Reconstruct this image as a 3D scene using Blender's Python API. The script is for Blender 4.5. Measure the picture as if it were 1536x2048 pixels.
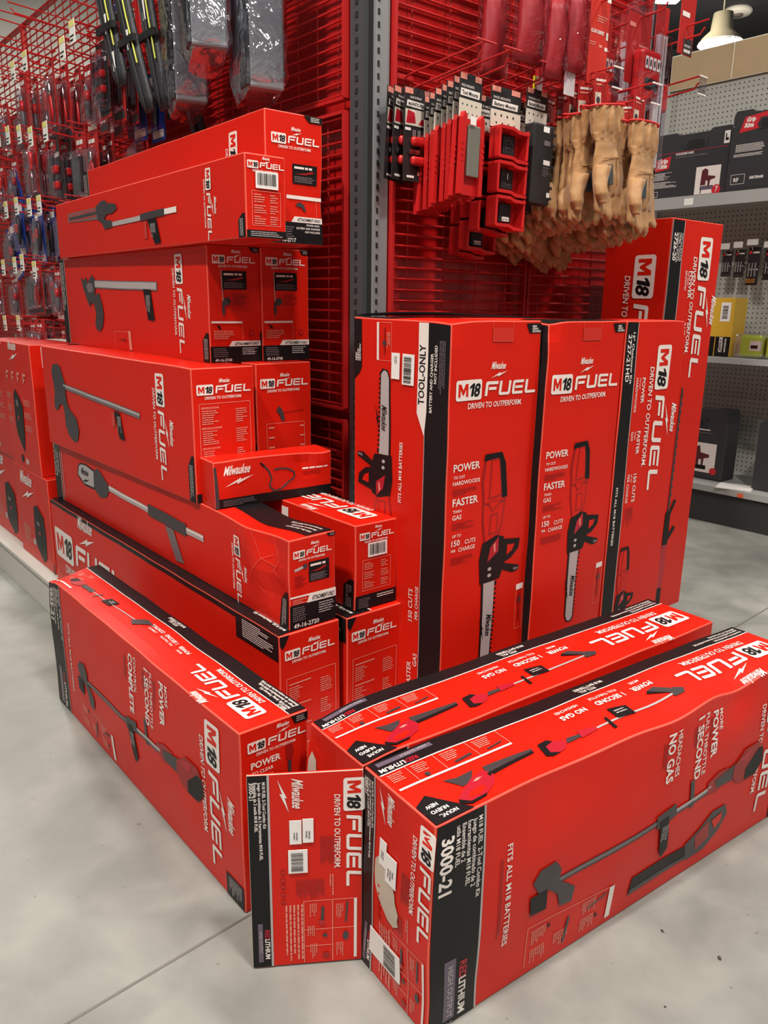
import bpy, bmesh, math, random
from mathutils import Vector, Matrix, noise

for o in list(bpy.data.objects): bpy.data.objects.remove(o, do_unlink=True)
SC = bpy.context.scene
COL = SC.collection
R = math.radians
rnd = random.Random(7)

# ------------------------------------------------------------------ camera
CAMH = 1.1029
def make_camera():
    cd = bpy.data.cameras.new('camera')
    cd.sensor_fit = 'VERTICAL'; cd.sensor_height = 36.0; cd.sensor_width = 27.0
    cd.lens = 36.0 * 1556.9 / 2048.0
    cd.clip_start = 0.02; cd.clip_end = 120
    o = bpy.data.objects.new('camera', cd); COL.objects.link(o)
    t, r = R(14.9913), R(0.8012)
    M0 = Matrix(((1, 0, 0), (0, -math.sin(t), -math.cos(t)), (0, math.cos(t), -math.sin(t))))
    c, s = math.cos(r), math.sin(r)
    Q = Matrix(((c, -s, 0), (s, c, 0), (0, 0, 1))) @ M0       # rows: image right, image down, forward
    M = Matrix((Q[0], -Q[1], -Q[2])).transposed().to_4x4()
    M.translation = Vector((0, 0, CAMH))
    o.matrix_world = M
    SC.camera = o
make_camera()

# ------------------------------------------------------------------ light and exposure
SC.view_settings.view_transform = 'Standard'
SC.view_settings.look = 'None'
SC.view_settings.gamma = 1.0
SC.view_settings.use_curve_mapping = False
SC.view_settings.exposure = -0.22
W = bpy.data.worlds.new('world'); SC.world = W; W.use_nodes = True
W.node_tree.nodes['Background'].inputs[0].default_value = (1.0, 0.95, 0.88, 1)
W.node_tree.nodes['Background'].inputs[1].default_value = 0.20
def area(name, loc, size, power, col=(1, 0.955, 0.87), target=None):
    l = bpy.data.lights.new(name, 'AREA'); l.shape = 'DISK'; l.size = size; l.energy = power; l.color = col
    o = bpy.data.objects.new(name, l); COL.objects.link(o); o.location = loc
    d = (Vector(target) - Vector(loc)) if target else Vector((0, 0, -1))
    o.rotation_euler = d.to_track_quat('-Z', 'Y').to_euler()
    return o
area('ceiling_lamp_light', (1.1, -0.3, 4.9), 0.45, 200)
area('ceiling_lamp_light', (-1.55, -0.15, 4.9), 0.35, 300)
area('ceiling_lamp_light', (3.4, 1.6, 4.9), 0.6, 165)
area('ceiling_lamp_light', (-2.6, -2.8, 4.9), 0.8, 95)
area('ceiling_lamp_light', (2.6, -3.6, 4.9), 0.8, 150)
area('ceiling_lamp_light', (-4.2, 7.4, 4.9), 0.8, 330)
area('ceiling_lamp_light', (1.4, 5.2, 4.9), 0.8, 70)

# ------------------------------------------------------------------ materials
MATS = {}
def mat(name, col, rough=0.5, metal=0.0, spec=0.5, emit=None, estr=0.0, var=0.0, vscale=8.0, bump=0.0, bscale=60.0, coat=0.0, sheen=0.0):
    if name in MATS: return MATS[name]
    m = bpy.data.materials.new(name); m.use_nodes = True
    nt = m.node_tree; b = nt.nodes['Principled BSDF']
    b.inputs['Base Color'].default_value = (*col, 1)
    b.inputs['Roughness'].default_value = rough
    b.inputs['Metallic'].default_value = metal
    b.inputs['Specular IOR Level'].default_value = spec
    b.inputs['Coat Weight'].default_value = coat
    b.inputs['Sheen Weight'].default_value = sheen
    if emit:
        b.inputs['Emission Color'].default_value = (*emit, 1)
        b.inputs['Emission Strength'].default_value = estr
    if var > 0:
        tc = nt.nodes.new('ShaderNodeTexCoord'); n = nt.nodes.new('ShaderNodeTexNoise')
        n.inputs['Scale'].default_value = vscale; n.inputs['Detail'].default_value = 5
        nt.links.new(tc.outputs['Object'], n.inputs['Vector'])
        mx = nt.nodes.new('ShaderNodeMix'); mx.data_type = 'RGBA'
        mx.inputs[6].default_value = (*[max(0, c * (1 - var)) for c in col], 1)
        mx.inputs[7].default_value = (*[min(1, c * (1 + var)) for c in col], 1)
        nt.links.new(n.outputs['Fac'], mx.inputs[0]); nt.links.new(mx.outputs[2], b.inputs['Base Color'])
    if bump > 0:
        tc = nt.nodes.new('ShaderNodeTexCoord'); n = nt.nodes.new('ShaderNodeTexNoise')
        n.inputs['Scale'].default_value = bscale; n.inputs['Detail'].default_value = 4
        nt.links.new(tc.outputs['Object'], n.inputs['Vector'])
        bp = nt.nodes.new('ShaderNodeBump'); bp.inputs['Strength'].default_value = bump; bp.inputs['Distance'].default_value = 0.004
        nt.links.new(n.outputs['Fac'], bp.inputs['Height']); nt.links.new(bp.outputs['Normal'], b.inputs['Normal'])
    MATS[name] = m
    return m
def film(name, col=(0.9, 0.9, 0.95), base=0.12, rough=0.12, bump=0.5, bscale=18):
    m = bpy.data.materials.new(name); m.use_nodes = True
    nt = m.node_tree; nt.nodes.clear()
    out = nt.nodes.new('ShaderNodeOutputMaterial'); mix = nt.nodes.new('ShaderNodeMixShader')
    tr = nt.nodes.new('ShaderNodeBsdfTransparent'); gl = nt.nodes.new('ShaderNodeBsdfGlossy')
    tr.inputs[0].default_value = (*[min(1, c + 0.05) for c in col], 1)
    gl.inputs['Color'].default_value = (0.95, 0.95, 1, 1); gl.inputs['Roughness'].default_value = rough
    lw = nt.nodes.new('ShaderNodeLayerWeight'); lw.inputs[0].default_value = 0.35
    ma = nt.nodes.new('ShaderNodeMath'); ma.operation = 'MULTIPLY_ADD'
    ma.inputs[1].default_value = 0.55; ma.inputs[2].default_value = base; ma.use_clamp = True
    tc = nt.nodes.new('ShaderNodeTexCoord'); n = nt.nodes.new('ShaderNodeTexNoise')
    n.inputs['Scale'].default_value = bscale; n.inputs['Detail'].default_value = 3; n.inputs['Distortion'].default_value = 1.2
    bp = nt.nodes.new('ShaderNodeBump'); bp.inputs['Strength'].default_value = bump; bp.inputs['Distance'].default_value = 0.02
    L = nt.links.new
    L(tc.outputs['Object'], n.inputs['Vector']); L(n.outputs['Fac'], bp.inputs['Height'])
    L(bp.outputs['Normal'], gl.inputs['Normal']); L(bp.outputs['Normal'], lw.inputs['Normal'])
    L(lw.outputs['Facing'], ma.inputs[0]); L(ma.outputs[0], mix.inputs[0])
    L(tr.outputs[0], mix.inputs[1]); L(gl.outputs[0], mix.inputs[2]); L(mix.outputs[0], out.inputs[0])
    MATS[name] = m
    return m
RED = mat('carton_red', (0.60, 0.0115, 0.0035), 0.38, spec=0.28, var=0.05, vscale=5, bump=0.05, bscale=25)
EDGE = mat('carton_crease', (0.70, 0.085, 0.055), 0.5)
KRAFT = mat('torn_kraft', (0.50, 0.42, 0.34), 0.8, var=0.15, vscale=30)
BLK = mat('print_black', (0.008, 0.007, 0.008), 0.42, spec=0.25)
WHT = mat('print_white', (0.78, 0.70, 0.66), 0.45)
PNK = mat('print_pale_pink', (0.72, 0.26, 0.20), 0.45)
DRD = mat('print_dark_red', (0.30, 0.006, 0.006), 0.4)
LRD = mat('print_tool_red', (0.42, 0.008, 0.022), 0.4)
GRY = mat('print_grey', (0.42, 0.38, 0.38), 0.4)
DGR = mat('print_dark_grey', (0.045, 0.038, 0.042), 0.4)
MGR = mat('print_mid_grey', (0.16, 0.13, 0.14), 0.4)
PUR = mat('print_purple_grey', (0.12, 0.09, 0.13), 0.4)
STK = mat('sticker_white', (0.80, 0.76, 0.74), 0.5)
TAPE = mat('tape_red_clear', (0.56, 0.025, 0.015), 0.15, spec=0.6)
WIRE = mat('wire_red', (0.43, 0.012, 0.012), 0.42, spec=0.45)
PANEL = mat('panel_dark_red', (0.42, 0.008, 0.008), 0.28, spec=0.6, var=0.2, vscale=3)
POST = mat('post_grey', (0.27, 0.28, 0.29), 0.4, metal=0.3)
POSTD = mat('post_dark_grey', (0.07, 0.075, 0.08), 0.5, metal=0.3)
HOLE = mat('hole_black', (0.006, 0.006, 0.006), 0.8)
CREAM = mat('cream_paint', (0.62, 0.60, 0.55), 0.6)
CHROME = mat('wire_zinc', (0.6, 0.6, 0.6), 0.25, metal=1.0)
CLEAR = film('clear_bag_film', (0.86, 0.86, 0.9), 0.16, 0.10, 0.7, 14)
CLEAR2 = film('clear_clamshell', (0.92, 0.88, 0.93), 0.04, 0.08, 0.2, 10)

# ------------------------------------------------------------------ mesh helpers
class MB:
    def __init__(s): s.v = []; s.f = []; s.m = []; s.mats = []
    def mi(s, m):
        if m not in s.mats: s.mats.append(m)
        return s.mats.index(m)
    def add(s, vs, fs, m):
        k = len(s.v); s.v += [tuple(v) for v in vs]; i = s.mi(m)
        for f in fs: s.f.append(tuple(k + j for j in f)); s.m.append(i)
    def box(s, c, d, m, rot=None):
        hx, hy, hz = d[0] / 2, d[1] / 2, d[2] / 2
        vs = [Vector((x, y, z)) for x in (-hx, hx) for y in (-hy, hy) for z in (-hz, hz)]
        if rot is not None: vs = [rot @ v for v in vs]
        vs = [v + Vector(c) for v in vs]
        s.add(vs, [(0, 1, 3, 2), (4, 6, 7, 5), (0, 4, 5, 1), (2, 3, 7, 6), (0, 2, 6, 4), (1, 5, 7, 3)], m)
    def bbox(s, c, d, m, r=0.003, seg=2, me=None):
        bm = bmesh.new(); bmesh.ops.create_cube(bm, size=1)
        bmesh.ops.scale(bm, vec=d, verts=bm.verts)
        big = {f for f in bm.faces}
        res = bmesh.ops.bevel(bm, geom=bm.edges[:], offset=min(r, min(d) * 0.45), segments=seg, affect='EDGES', profile=0.5)
        bv = set(res['faces'])
        bm.verts.index_update()
        vs = [Vector(v.co) + Vector(c) for v in bm.verts]
        for flag in (0, 1):
            fs = [tuple(v.index for v in f.verts) for f in bm.faces if (f in bv) == bool(flag)]
            s.add(vs, fs, (me or m) if flag else m)
        bm.free()
    def tube(s, pts, r, m, n=6, cap=True):
        pts = [Vector(p) for p in pts]; vs = []; fs = []
        rr = r if isinstance(r, (list, tuple)) else [r] * len(pts)
        for i, p in enumerate(pts):
            t = (pts[min(i + 1, len(pts) - 1)] - pts[max(i - 1, 0)]).normalized()
            a = Vector((0, 0, 1)) if abs(t.z) < 0.9 else Vector((1, 0, 0))
            u = t.cross(a).normalized(); w = t.cross(u)
            for k in range(n):
                an = 2 * math.pi * k / n
                vs.append(p + (u * math.cos(an) + w * math.sin(an)) * rr[i])
        for i in range(len(pts) - 1):
            for k in range(n):
                a, b = i * n + k, i * n + (k + 1) % n
                fs.append((a, a + n, b + n, b))
        if cap:
            fs.append(tuple(range(n))); fs.append(tuple(range((len(pts) - 1) * n, len(pts) * n))[::-1])
        s.add(vs, fs, m)
    def loft(s, rings, m, cap=True):
        n = len(rings[0]); vs = [p for r in rings for p in r]; fs = []
        for i in range(len(rings) - 1):
            for k in range(n):
                a, b = i * n + k, i * n + (k + 1) % n
                fs.append((a, b, b + n, a + n))
        if cap:
            fs.append(tuple(range(n))[::-1]); fs.append(tuple(range((len(rings) - 1) * n, len(rings) * n)))
        s.add(vs, fs, m)
    def prism(s, pts, y0, y1, m):
        # outline in x,z, extruded along y
        n = len(pts); vs = [(x, y0, z) for x, z in pts] + [(x, y1, z) for x, z in pts]
        fs = [tuple(range(n)), tuple(range(n, 2 * n))[::-1]] + [(i, i + n, (i + 1) % n + n, (i + 1) % n) for i in range(n)]
        s.add(vs, fs, m)
    def mesh(s, name):
        me = bpy.data.meshes.new(name); me.from_pydata(s.v, [], s.f)
        for m in s.mats: me.materials.append(m)
        me.polygons.foreach_set('material_index', s.m); me.update()
        return me
    def build(s, name, parent=None, loc=(0, 0, 0), rz=0.0, smooth=False, fix=True):
        me = s.mesh(name)
        if fix:
            bm = bmesh.new(); bm.from_mesh(me); bmesh.ops.recalc_face_normals(bm, faces=bm.faces); bm.to_mesh(me); bm.free()
        if smooth: me.shade_smooth()
        return link(name, me, parent, loc, rz)
def link(name, me, parent=None, loc=(0, 0, 0), rz=0.0):
    o = bpy.data.objects.new(name, me); COL.objects.link(o); o.parent = parent
    o.location = loc; o.rotation_euler = (0, 0, rz)
    return o
def empty(name, loc=(0, 0, 0), rz=0.0):
    return link(name, None, None, loc, rz)
def tag(o, label=None, cat=None, group=None, kind=None):
    if label: o['label'] = label
    if cat: o['category'] = cat
    if group: o['group'] = group
    if kind: o['kind'] = kind
    return o
def dup(o, loc, rz=None, label=None, parent=None):
    c = o.copy(); COL.objects.link(c)
    if parent is not None: c.parent = parent
    if loc is not None: c.location = loc
    if rz is not None: c.rotation_euler = (0, 0, rz)
    if label: c['label'] = label
    for ch in list(o.children): dup(ch, None, None, None, c)
    return c

# ------------------------------------------------------------------ lettering
TXT = {}
def text_mesh(s, off=0.0):
    k = (s, off)
    if k in TXT: return TXT[k]
    cu = bpy.data.curves.new('lettering', 'FONT'); cu.body = s; cu.resolution_u = 2; cu.offset = off
    o = bpy.data.objects.new('lettering', cu); COL.objects.link(o)
    bpy.context.view_layer.update()
    me = bpy.data.meshes.new_from_object(o, depsgraph=bpy.context.evaluated_depsgraph_get())
    v = [(p.co.x, p.co.y) for p in me.vertices]; f = [tuple(p.vertices) for p in me.polygons]
    bpy.data.objects.remove(o); bpy.data.curves.remove(cu); bpy.data.meshes.remove(me)
    x0 = min(p[0] for p in v); x1 = max(p[0] for p in v)
    v = [((x - x0) / 0.73, y / 0.73) for x, y in v]
    TXT[k] = (v, f, (x1 - x0) / 0.73)
    return TXT[k]

class Face:
    """a flat side of a thing: origin, right and up vectors, outward normal, width and height; prints are laid on it"""
    def __init__(s, mb, O, u, v, w, h, base=0.0004):
        s.mb = mb; s.O = Vector(O); s.u = Vector(u); s.v = Vector(v); s.n = s.u.cross(s.v); s.w = w; s.h = h; s.base = base
    def P(s, x, y, l): return s.O + s.u * x + s.v * y + s.n * (s.base + 0.00035 * l)
    def polym(s, pts, m, l=1):
        n = len(pts); A = sum(pts[i][0] * pts[(i + 1) % n][1] - pts[(i + 1) % n][0] * pts[i][1] for i in range(n))
        if A < 0: pts = pts[::-1]
        s.mb.add([s.P(x, y, l) for x, y in pts], [tuple(range(n))], m)
    def poly(s, pts, m, l=1): s.polym([(a * s.w, b * s.h) for a, b in pts], m, l)
    def rect(s, a0, b0, a1, b1, m, l=1): s.poly([(a0, b0), (a1, b0), (a1, b1), (a0, b1)], m, l)
    def stroke(s, p, q, wd, m, l=1):
        a = Vector((p[0] * s.w, p[1] * s.h)); b = Vector((q[0] * s.w, q[1] * s.h)); d = (b - a).normalized(); e = Vector((-d.y, d.x)) * wd / 2
        s.polym([tuple(a - e), tuple(b - e), tuple(b + e), tuple(a + e)], m, l)
    def line(s, pts, wd, m, l=1, close=False):
        for i in range(len(pts) - (0 if close else 1)): s.stroke(pts[i], pts[(i + 1) % len(pts)], wd, m, l)
    def disc(s, a, b, r, m, l=1, n=14, ry=None):
        ry = ry or r
        s.polym([(a * s.w + r * math.cos(2 * math.pi * k / n), b * s.h + ry * math.sin(2 * math.pi * k / n)) for k in range(n)], m, l)
    def fr(s, a, b, d='r'): return Fr(s, a * s.w, b * s.h, d)
    def text(s, t, a, b, h, m=None, l=2, d='r', w=None, shear=0.0, bold=0.012, al='l'):
        s.fr(a, b, d).text(t, 0, 0, h, m or WHT, l, w, shear, bold, al)
class Fr:
    def __init__(s, F, x, y, d):
        s.F = F; s.x = x; s.y = y
        s.ux, s.uy = {'r': ((1, 0), (0, 1)), 'cw': ((0, -1), (1, 0)), 'ccw': ((0, 1), (-1, 0)), 'f': ((-1, 0), (0, -1))}[d]
    def T(s, x, y): return (s.x + s.ux[0] * x + s.uy[0] * y, s.y + s.ux[1] * x + s.uy[1] * y)
    def poly(s, pts, m, l=1): s.F.polym([s.T(*p) for p in pts], m, l)
    def rrect(s, x0, y0, x1, y1, r, m, l=1):
        pts = []
        for cx, cy, a0 in ((x1 - r, y1 - r, 0), (x0 + r, y1 - r, 90), (x0 + r, y0 + r, 180), (x1 - r, y0 + r, 270)):
            for k in range(4):
                a = R(a0 + 30 * k); pts.append((cx + r * math.cos(a), cy + r * math.sin(a)))
        s.poly(pts, m, l)
    def text(s, t, x, y, h, m, l=2, w=None, shear=0.0, bold=0.012, al='l'):
        v, f, tw = text_mesh(t, bold)
        sx = (w / tw) if w else h
        if al == 'c': x -= tw * sx / 2
        if al == 'r': x -= tw * sx
        s.F.mb.add([s.F.P(*s.T(x + px * sx + py * h * shear, y + py * h), l) for px, py in v], f, m)

def milwaukee(fr, x, y, w, m, l=2):
    h = w * 0.30
    fr.text('Milwaukee', x, y + 0.06 * w, h, m, l, w=w * 0.86, shear=0.30, bold=0.02)
    fr.poly([(x + a * w, y + b * h * 1.1) for a, b in ((0.02, -0.95), (0.45, -0.60), (0.43, -0.80), (1.0, -0.10), (0.55, -0.40), (0.57, -0.22))], m, l)
FUEL = {'F': [[(0, 0), (.26, 0), (.26, .78), (1.25, .78), (1.25, 1), (.12, 1), (0, .9)], [(.36, .40), (1.12, .40), (1.12, .60), (.36, .60)]],
        'U': [[(0, .12), (.14, 0), (1.08, 0), (1.22, .12), (1.22, 1), (.97, 1), (.97, .2), (.25, .2), (.25, 1), (0, 1)]],
        'E': [[(0, .12), (.12, 0), (1.2, 0), (1.2, .2), (.25, .2), (.25, .8), (1.2, .8), (1.2, 1), (.12, 1), (0, .88)], [(.33, .41), (1.15, .41), (1.15, .59), (.33, .59)]],
        'L': [[(0, .12), (.14, 0), (1.2, 0), (1.2, .2), (.26, .2), (.26, 1), (0, 1)]]}
def logo(F, a, b, d, tw, l=2, mil=True, drv=True, m=None, milm=None, milw=2.0):
    m = m or WHT
    fr = F.fr(a, b, d); k = tw / 8.15
    fr.rrect(0, -.2 * k, 2.45 * k, 1.2 * k, .18 * k, m, l)
    fr.poly([((.22 + px * .92) * k, (.06 + py * .88) * k) for px, py in ((0, 0), (0, 1), (.27, 1), (.5, .52), (.73, 1), (1, 1), (1, 0), (.78, 0), (.78, .58), (.56, .14), (.44, .14), (.22, .58), (.22, 0))], RED, l + 1)
    fr.poly([((1.16 + px * .6 + py * .16) * k, (.06 + py * .88) * k) for px, py in ((.40, 0), (.40, .70), (.05, .55), (.05, .78), (.48, 1), (.78, 1), (.78, 0))], BLK, l + 1)
    fr.text('8', 1.64 * k, .05 * k, .90 * k, BLK, l + 1, w=.58 * k, shear=.18, bold=.03)
    x = 2.75
    for ch in 'FUEL':
        for pl in FUEL[ch]: fr.poly([((x + px + py * .12) * k, py * k) for px, py in pl], m, l)
        x += 1.42
    if drv: fr.text('DRIVEN TO OUTPERFORM.', 1.15 * k, -.78 * k, .40 * k, m, l, w=5.6 * k, shear=.1, bold=.015)
    if mil: milwaukee(fr, 3.3 * k, 1.75 * k, milw * k, milm or m, l)
def tiny(F, a0, b0, a1, b1, n, m=None, l=2, d='r', seed=1, fill=0.42, rag=0.5):
    """blocks of very small print too fine to read: rows broken into word-length dashes"""
    q = random.Random(seed); m = m or PNK
    rows = n
    if d == 'r': hm, wm = (b1 - b0) * F.h, (a1 - a0) * F.w
    else: hm, wm = (a1 - a0) * F.w, (b1 - b0) * F.h
    if hm / rows > .0052: rows = max(n, int(hm / .0045))
    th = hm / rows * min(fill, .55)
    for i in range(rows):
        e = (1 - rag * q.random()) * wm; x = 0.0
        y = i * hm / rows + (hm / rows - th) / 2
        while x < e:
            w = min(e - x, max(.0022, th * q.uniform(1.5, 6)))
            p, s = x / wm, (x + w) / wm
            if d == 'r': F.rect(a0 + (a1 - a0) * p, b1 - (y + th) / F.h, a0 + (a1 - a0) * s, b1 - y / F.h, m, l)
            else: F.rect(a0 + y / F.w, b1 - (b1 - b0) * s, a0 + (y + th) / F.w, b1 - (b1 - b0) * p, m, l)
            x += w + max(.0009, th * .6)
def barcode(F, a0, b0, a1, b1, l=4, d='r', seed=3):
    q = random.Random(seed); x = 0.06
    while x < 0.92:
        w = q.choice((.012, .02, .032))
        if d == 'r': F.rect(a0 + (a1 - a0) * x, b0 + (b1 - b0) * .2, a0 + (a1 - a0) * (x + w), b0 + (b1 - b0) * .9, BLK, l)
        else: F.rect(a0 + (a1 - a0) * .1, b0 + (b1 - b0) * x, a0 + (a1 - a0) * .8, b0 + (b1 - b0) * (x + w), BLK, l)
        x += w + q.choice((.014, .022, .03))

# ------------------------------------------------------------------ cartons
def deform_fn(L, Wd, H, y0, bulge, nz, dents, seed):
    def f(p):
        x, y, z = p
        ax = min(1, max(0, x / L)); ay = (y - y0) / Wd * 2 - 1; az = min(1, max(0, z / H))
        q = Vector((x, y, z))
        sx, sz, sy = math.sin(math.pi * ax), math.sin(math.pi * az), math.cos(math.pi / 2 * max(-1, min(1, ay)))
        d = Vector((0.25 * bulge * (ax * 2 - 1) * sy * sz, bulge * ay * sx * sz, 0.5 * bulge * (az * 2 - 1) * sx * sy))
        if nz:
            nv = noise.noise_vector(q * 7 + Vector((seed, seed * 1.7, 0)))
            d += Vector(nv) * nz * min(1, az * 6)
        for c, r, v in dents:
            k = math.exp(-((q - Vector(c)).length / r) ** 2)
            d += Vector(v) * k
        return q + d
    return f
def apply_deform(me, f, L, Wd, H, y0, step):
    bm = bmesh.new(); bm.from_mesh(me)
    def cut(co, no):
        bmesh.ops.bisect_plane(bm, geom=bm.verts[:] + bm.edges[:] + bm.faces[:], plane_co=co, plane_no=no, dist=1e-6)
    for i in range(1, int(L / step)): cut((L * i / int(L / step), 0, 0), (1, 0, 0))
    n = max(2, int(H / step))
    for i in range(1, n): cut((0, 0, H * i / n), (0, 0, 1))
    n = max(2, int(Wd / step))
    for i in range(1, n): cut((0, y0 + Wd * i / n, 0), (0, 1, 0))
    for v in bm.verts: v.co = f(v.co)
    bm.to_mesh(me); bm.free(); me.update()
CARTONS = {}
def carton(key, label, L, Wd, H, x, y, z, yaw, s, paint, bulge=0.002, nz=0.001, dents=(), step=0.06, name='product_carton', group=None, open_end=False, cat='carton', edge=None, body=None, rim=0.0025):
    y0 = -Wd if s == 1 else 0.0
    mb = MB()
    mb.bbox((L / 2, y0 + Wd / 2, H / 2), (L, Wd, H), body or RED, rim, 2, edge or EDGE)
    F = {}
    def faces(mb_, base):
        if s == 1:
            return dict(side=Face(mb_, (L, 0, 0), (-1, 0, 0), (0, 0, 1), L, H, base), end=Face(mb_, (0, 0, 0), (0, -1, 0), (0, 0, 1), Wd, H, base),
                        top=Face(mb_, (0, -Wd, H), (1, 0, 0), (0, 1, 0), L, Wd, base), far=Face(mb_, (L, -Wd, 0), (0, 1, 0), (0, 0, 1), Wd, H, base),
                        back=Face(mb_, (0, -Wd, 0), (1, 0, 0), (0, 0, 1), L, H, base))
        return dict(side=Face(mb_, (0, 0, 0), (1, 0, 0), (0, 0, 1), L, H, base), end=Face(mb_, (0, Wd, 0), (0, -1, 0), (0, 0, 1), Wd, H, base),
                    top=Face(mb_, (0, 0, H), (1, 0, 0), (0, 1, 0), L, Wd, base), far=Face(mb_, (L, 0, 0), (0, 1, 0), (0, 0, 1), Wd, H, base),
                    back=Face(mb_, (L, Wd, 0), (-1, 0, 0), (0, 0, 1), L, H, base))
    kids = []
    def sticker(nm, fkey, a0, b0, a1, b1, draw=None, m=None, lab=None, th=0.0006):
        k = MB(); Fs = faces(k, 0.0030)[fkey]; F0 = faces(k, 0.0023)[fkey]
        pts = [(a0, b0), (a1, b0), (a1, b1), (a0, b1)]
        q0 = [F0.P(a * F0.w, b * F0.h, 0) for a, b in pts]; q1 = [Fs.P(a * Fs.w, b * Fs.h, 0) for a, b in pts]
        k.add(q0 + q1, [(3, 2, 1, 0), (4, 5, 6, 7), (0, 1, 5, 4), (1, 2, 6, 5), (2, 3, 7, 6), (3, 0, 4, 7)], m or STK)
        if draw: draw(Fs, a0, b0, a1, b1)
        kids.append((nm, k, lab))
    if paint: paint(faces(mb, 0.0007), sticker)
    f = deform_fn(L, Wd, H, y0, bulge, nz, dents, sum(map(ord, key)) % 97)
    me = mb.mesh(name); apply_deform(me, f, L, Wd, H, y0, step)
    o = link(name, me, None, (x, y, z), R(yaw)); tag(o, label, cat, group)
    for nm, k, lab in kids:
        m2 = k.mesh(nm); apply_deform(m2, f, L, Wd, H, y0, step)
        c = link(nm, m2, o)
        if lab: c['label'] = lab
    CARTONS[key] = o
    return o
def dirv(yaw): return Vector((math.cos(R(yaw)), math.sin(R(yaw)), 0))
AD, BD = dirv(130), dirv(40)
NA = Vector((-math.sin(R(130)), math.cos(R(130)), 0)); NB = Vector((math.sin(R(40)), -math.cos(R(40)), 0))
C0 = Vector((-0.045, 2.0, 0))
G0 = Vector((1.6476, 4.0715, 0))
def LA(s, d, z): return C0 + AD * s + NA * d + Vector((0, 0, z))
def LB(s, d, z): return C0 + BD * s + NB * d + Vector((0, 0, z))
def LG(s, d, z): return G0 + AD * s + NA * d + Vector((0, 0, z))
YA, YB = R(-50), R(40)
assert NA.x < 0 and NA.y < 0
# ------------------------------------------------------------------ the room
def floor_material():
    m = bpy.data.materials.new('polished_concrete'); m.use_nodes = True
    nt = m.node_tree; b = nt.nodes['Principled BSDF']; L = nt.links.new
    tc = nt.nodes.new('ShaderNodeTexCoord')
    def nz(sc, det, dist=0.0):
        n = nt.nodes.new('ShaderNodeTexNoise'); n.inputs['Scale'].default_value = sc; n.inputs['Detail'].default_value = det
        n.inputs['Distortion'].default_value = dist; L(tc.outputs['Object'], n.inputs['Vector']); return n
    n1, n2, n3 = nz(1.1, 6, .8), nz(7, 8, .4), nz(60, 3)
    r1 = nt.nodes.new('ShaderNodeValToRGB')
    r1.color_ramp.elements[0].position = .32; r1.color_ramp.elements[0].color = (.205, .205, .188, 1)
    r1.color_ramp.elements[1].position = .68; r1.color_ramp.elements[1].color = (.325, .322, .295, 1)
    L(n1.outputs['Fac'], r1.inputs[0])
    r2 = nt.nodes.new('ShaderNodeValToRGB')
    r2.color_ramp.elements[0].position = .3; r2.color_ramp.elements[0].color = (.66, .66, .66, 1)
    r2.color_ramp.elements[1].position = .65; r2.color_ramp.elements[1].color = (1.06, 1.06, 1.06, 1)
    L(n2.outputs['Fac'], r2.inputs[0])
    mx = nt.nodes.new('ShaderNodeMix'); mx.data_type = 'RGBA'; mx.blend_type = 'MULTIPLY'; mx.inputs[0].default_value = .8
    L(r1.outputs[0], mx.inputs[6]); L(r2.outputs[0], mx.inputs[7])
    r3 = nt.nodes.new('ShaderNodeValToRGB')
    r3.color_ramp.elements[0].position = .24; r3.color_ramp.elements[0].color = (.35, .33, .3, 1)
    r3.color_ramp.elements[1].position = .31; r3.color_ramp.elements[1].color = (1, 1, 1, 1)
    L(n3.outputs['Fac'], r3.inputs[0])
    m2 = nt.nodes.new('ShaderNodeMix'); m2.data_type = 'RGBA'; m2.blend_type = 'MULTIPLY'; m2.inputs[0].default_value = .5
    L(mx.outputs[2], m2.inputs[6]); L(r3.outputs[0], m2.inputs[7]); L(m2.outputs[2], b.inputs['Base Color'])
    rr = nt.nodes.new('ShaderNodeMapRange'); rr.inputs[3].default_value = .38; rr.inputs[4].default_value = .6
    L(n2.outputs['Fac'], rr.inputs[0]); L(rr.outputs[0], b.inputs['Roughness'])
    bp = nt.nodes.new('ShaderNodeBump'); bp.inputs['Strength'].default_value = .12; bp.inputs['Distance'].default_value = .002
    L(n2.outputs['Fac'], bp.inputs['Height']); L(bp.outputs['Normal'], b.inputs['Normal'])
    return m
mb = MB(); mb.box((0, 8, -0.05), (32, 36, 0.1), floor_material()); tag(mb.build('floor'), kind='structure')
JOINT = mat('joint_filler', (0.16, 0.15, 0.135), 0.7)
def joint(name, p, q, w=0.005):
    p, q = Vector(p), Vector(q); d = (q - p).normalized(); e = Vector((-d.y, d.x, 0)) * w / 2
    mb = MB(); up = Vector((0, 0, .0012)); z = Vector((0, 0, -.002))
    mb.add([p - e + z, q - e + z, q + e + z, p + e + z, p - e + up, q - e + up, q + e + up, p + e + up],
           [(0, 3, 2, 1), (4, 5, 6, 7), (0, 1, 5, 4), (1, 2, 6, 5), (2, 3, 7, 6), (3, 0, 4, 7)], JOINT)
    tag(mb.build(name), kind='structure')
jd = Vector((0.192, 0.177, 0)).normalized(); jp = Vector((-0.239, 1.205, 0))
joint('trim_1', jp - jd * 4, jp + jd * 9)
CEIL = mat('ceiling_dark', (0.035, 0.038, 0.05), 0.8)
mb = MB(); mb.box((0, 8, 5.3), (32, 36, 0.1), CEIL)
tag(mb.build('ceiling'), kind='structure')
WALLC = mat('wall_cream', (0.66, 0.64, 0.58), 0.7, var=0.04, vscale=2)
mb = MB(); mb.box((-7.2, 11.0, 2.6), (14, 0.15, 5.3), WALLC); tag(mb.build('wall_back_left', rz=0), kind='structure')
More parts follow.
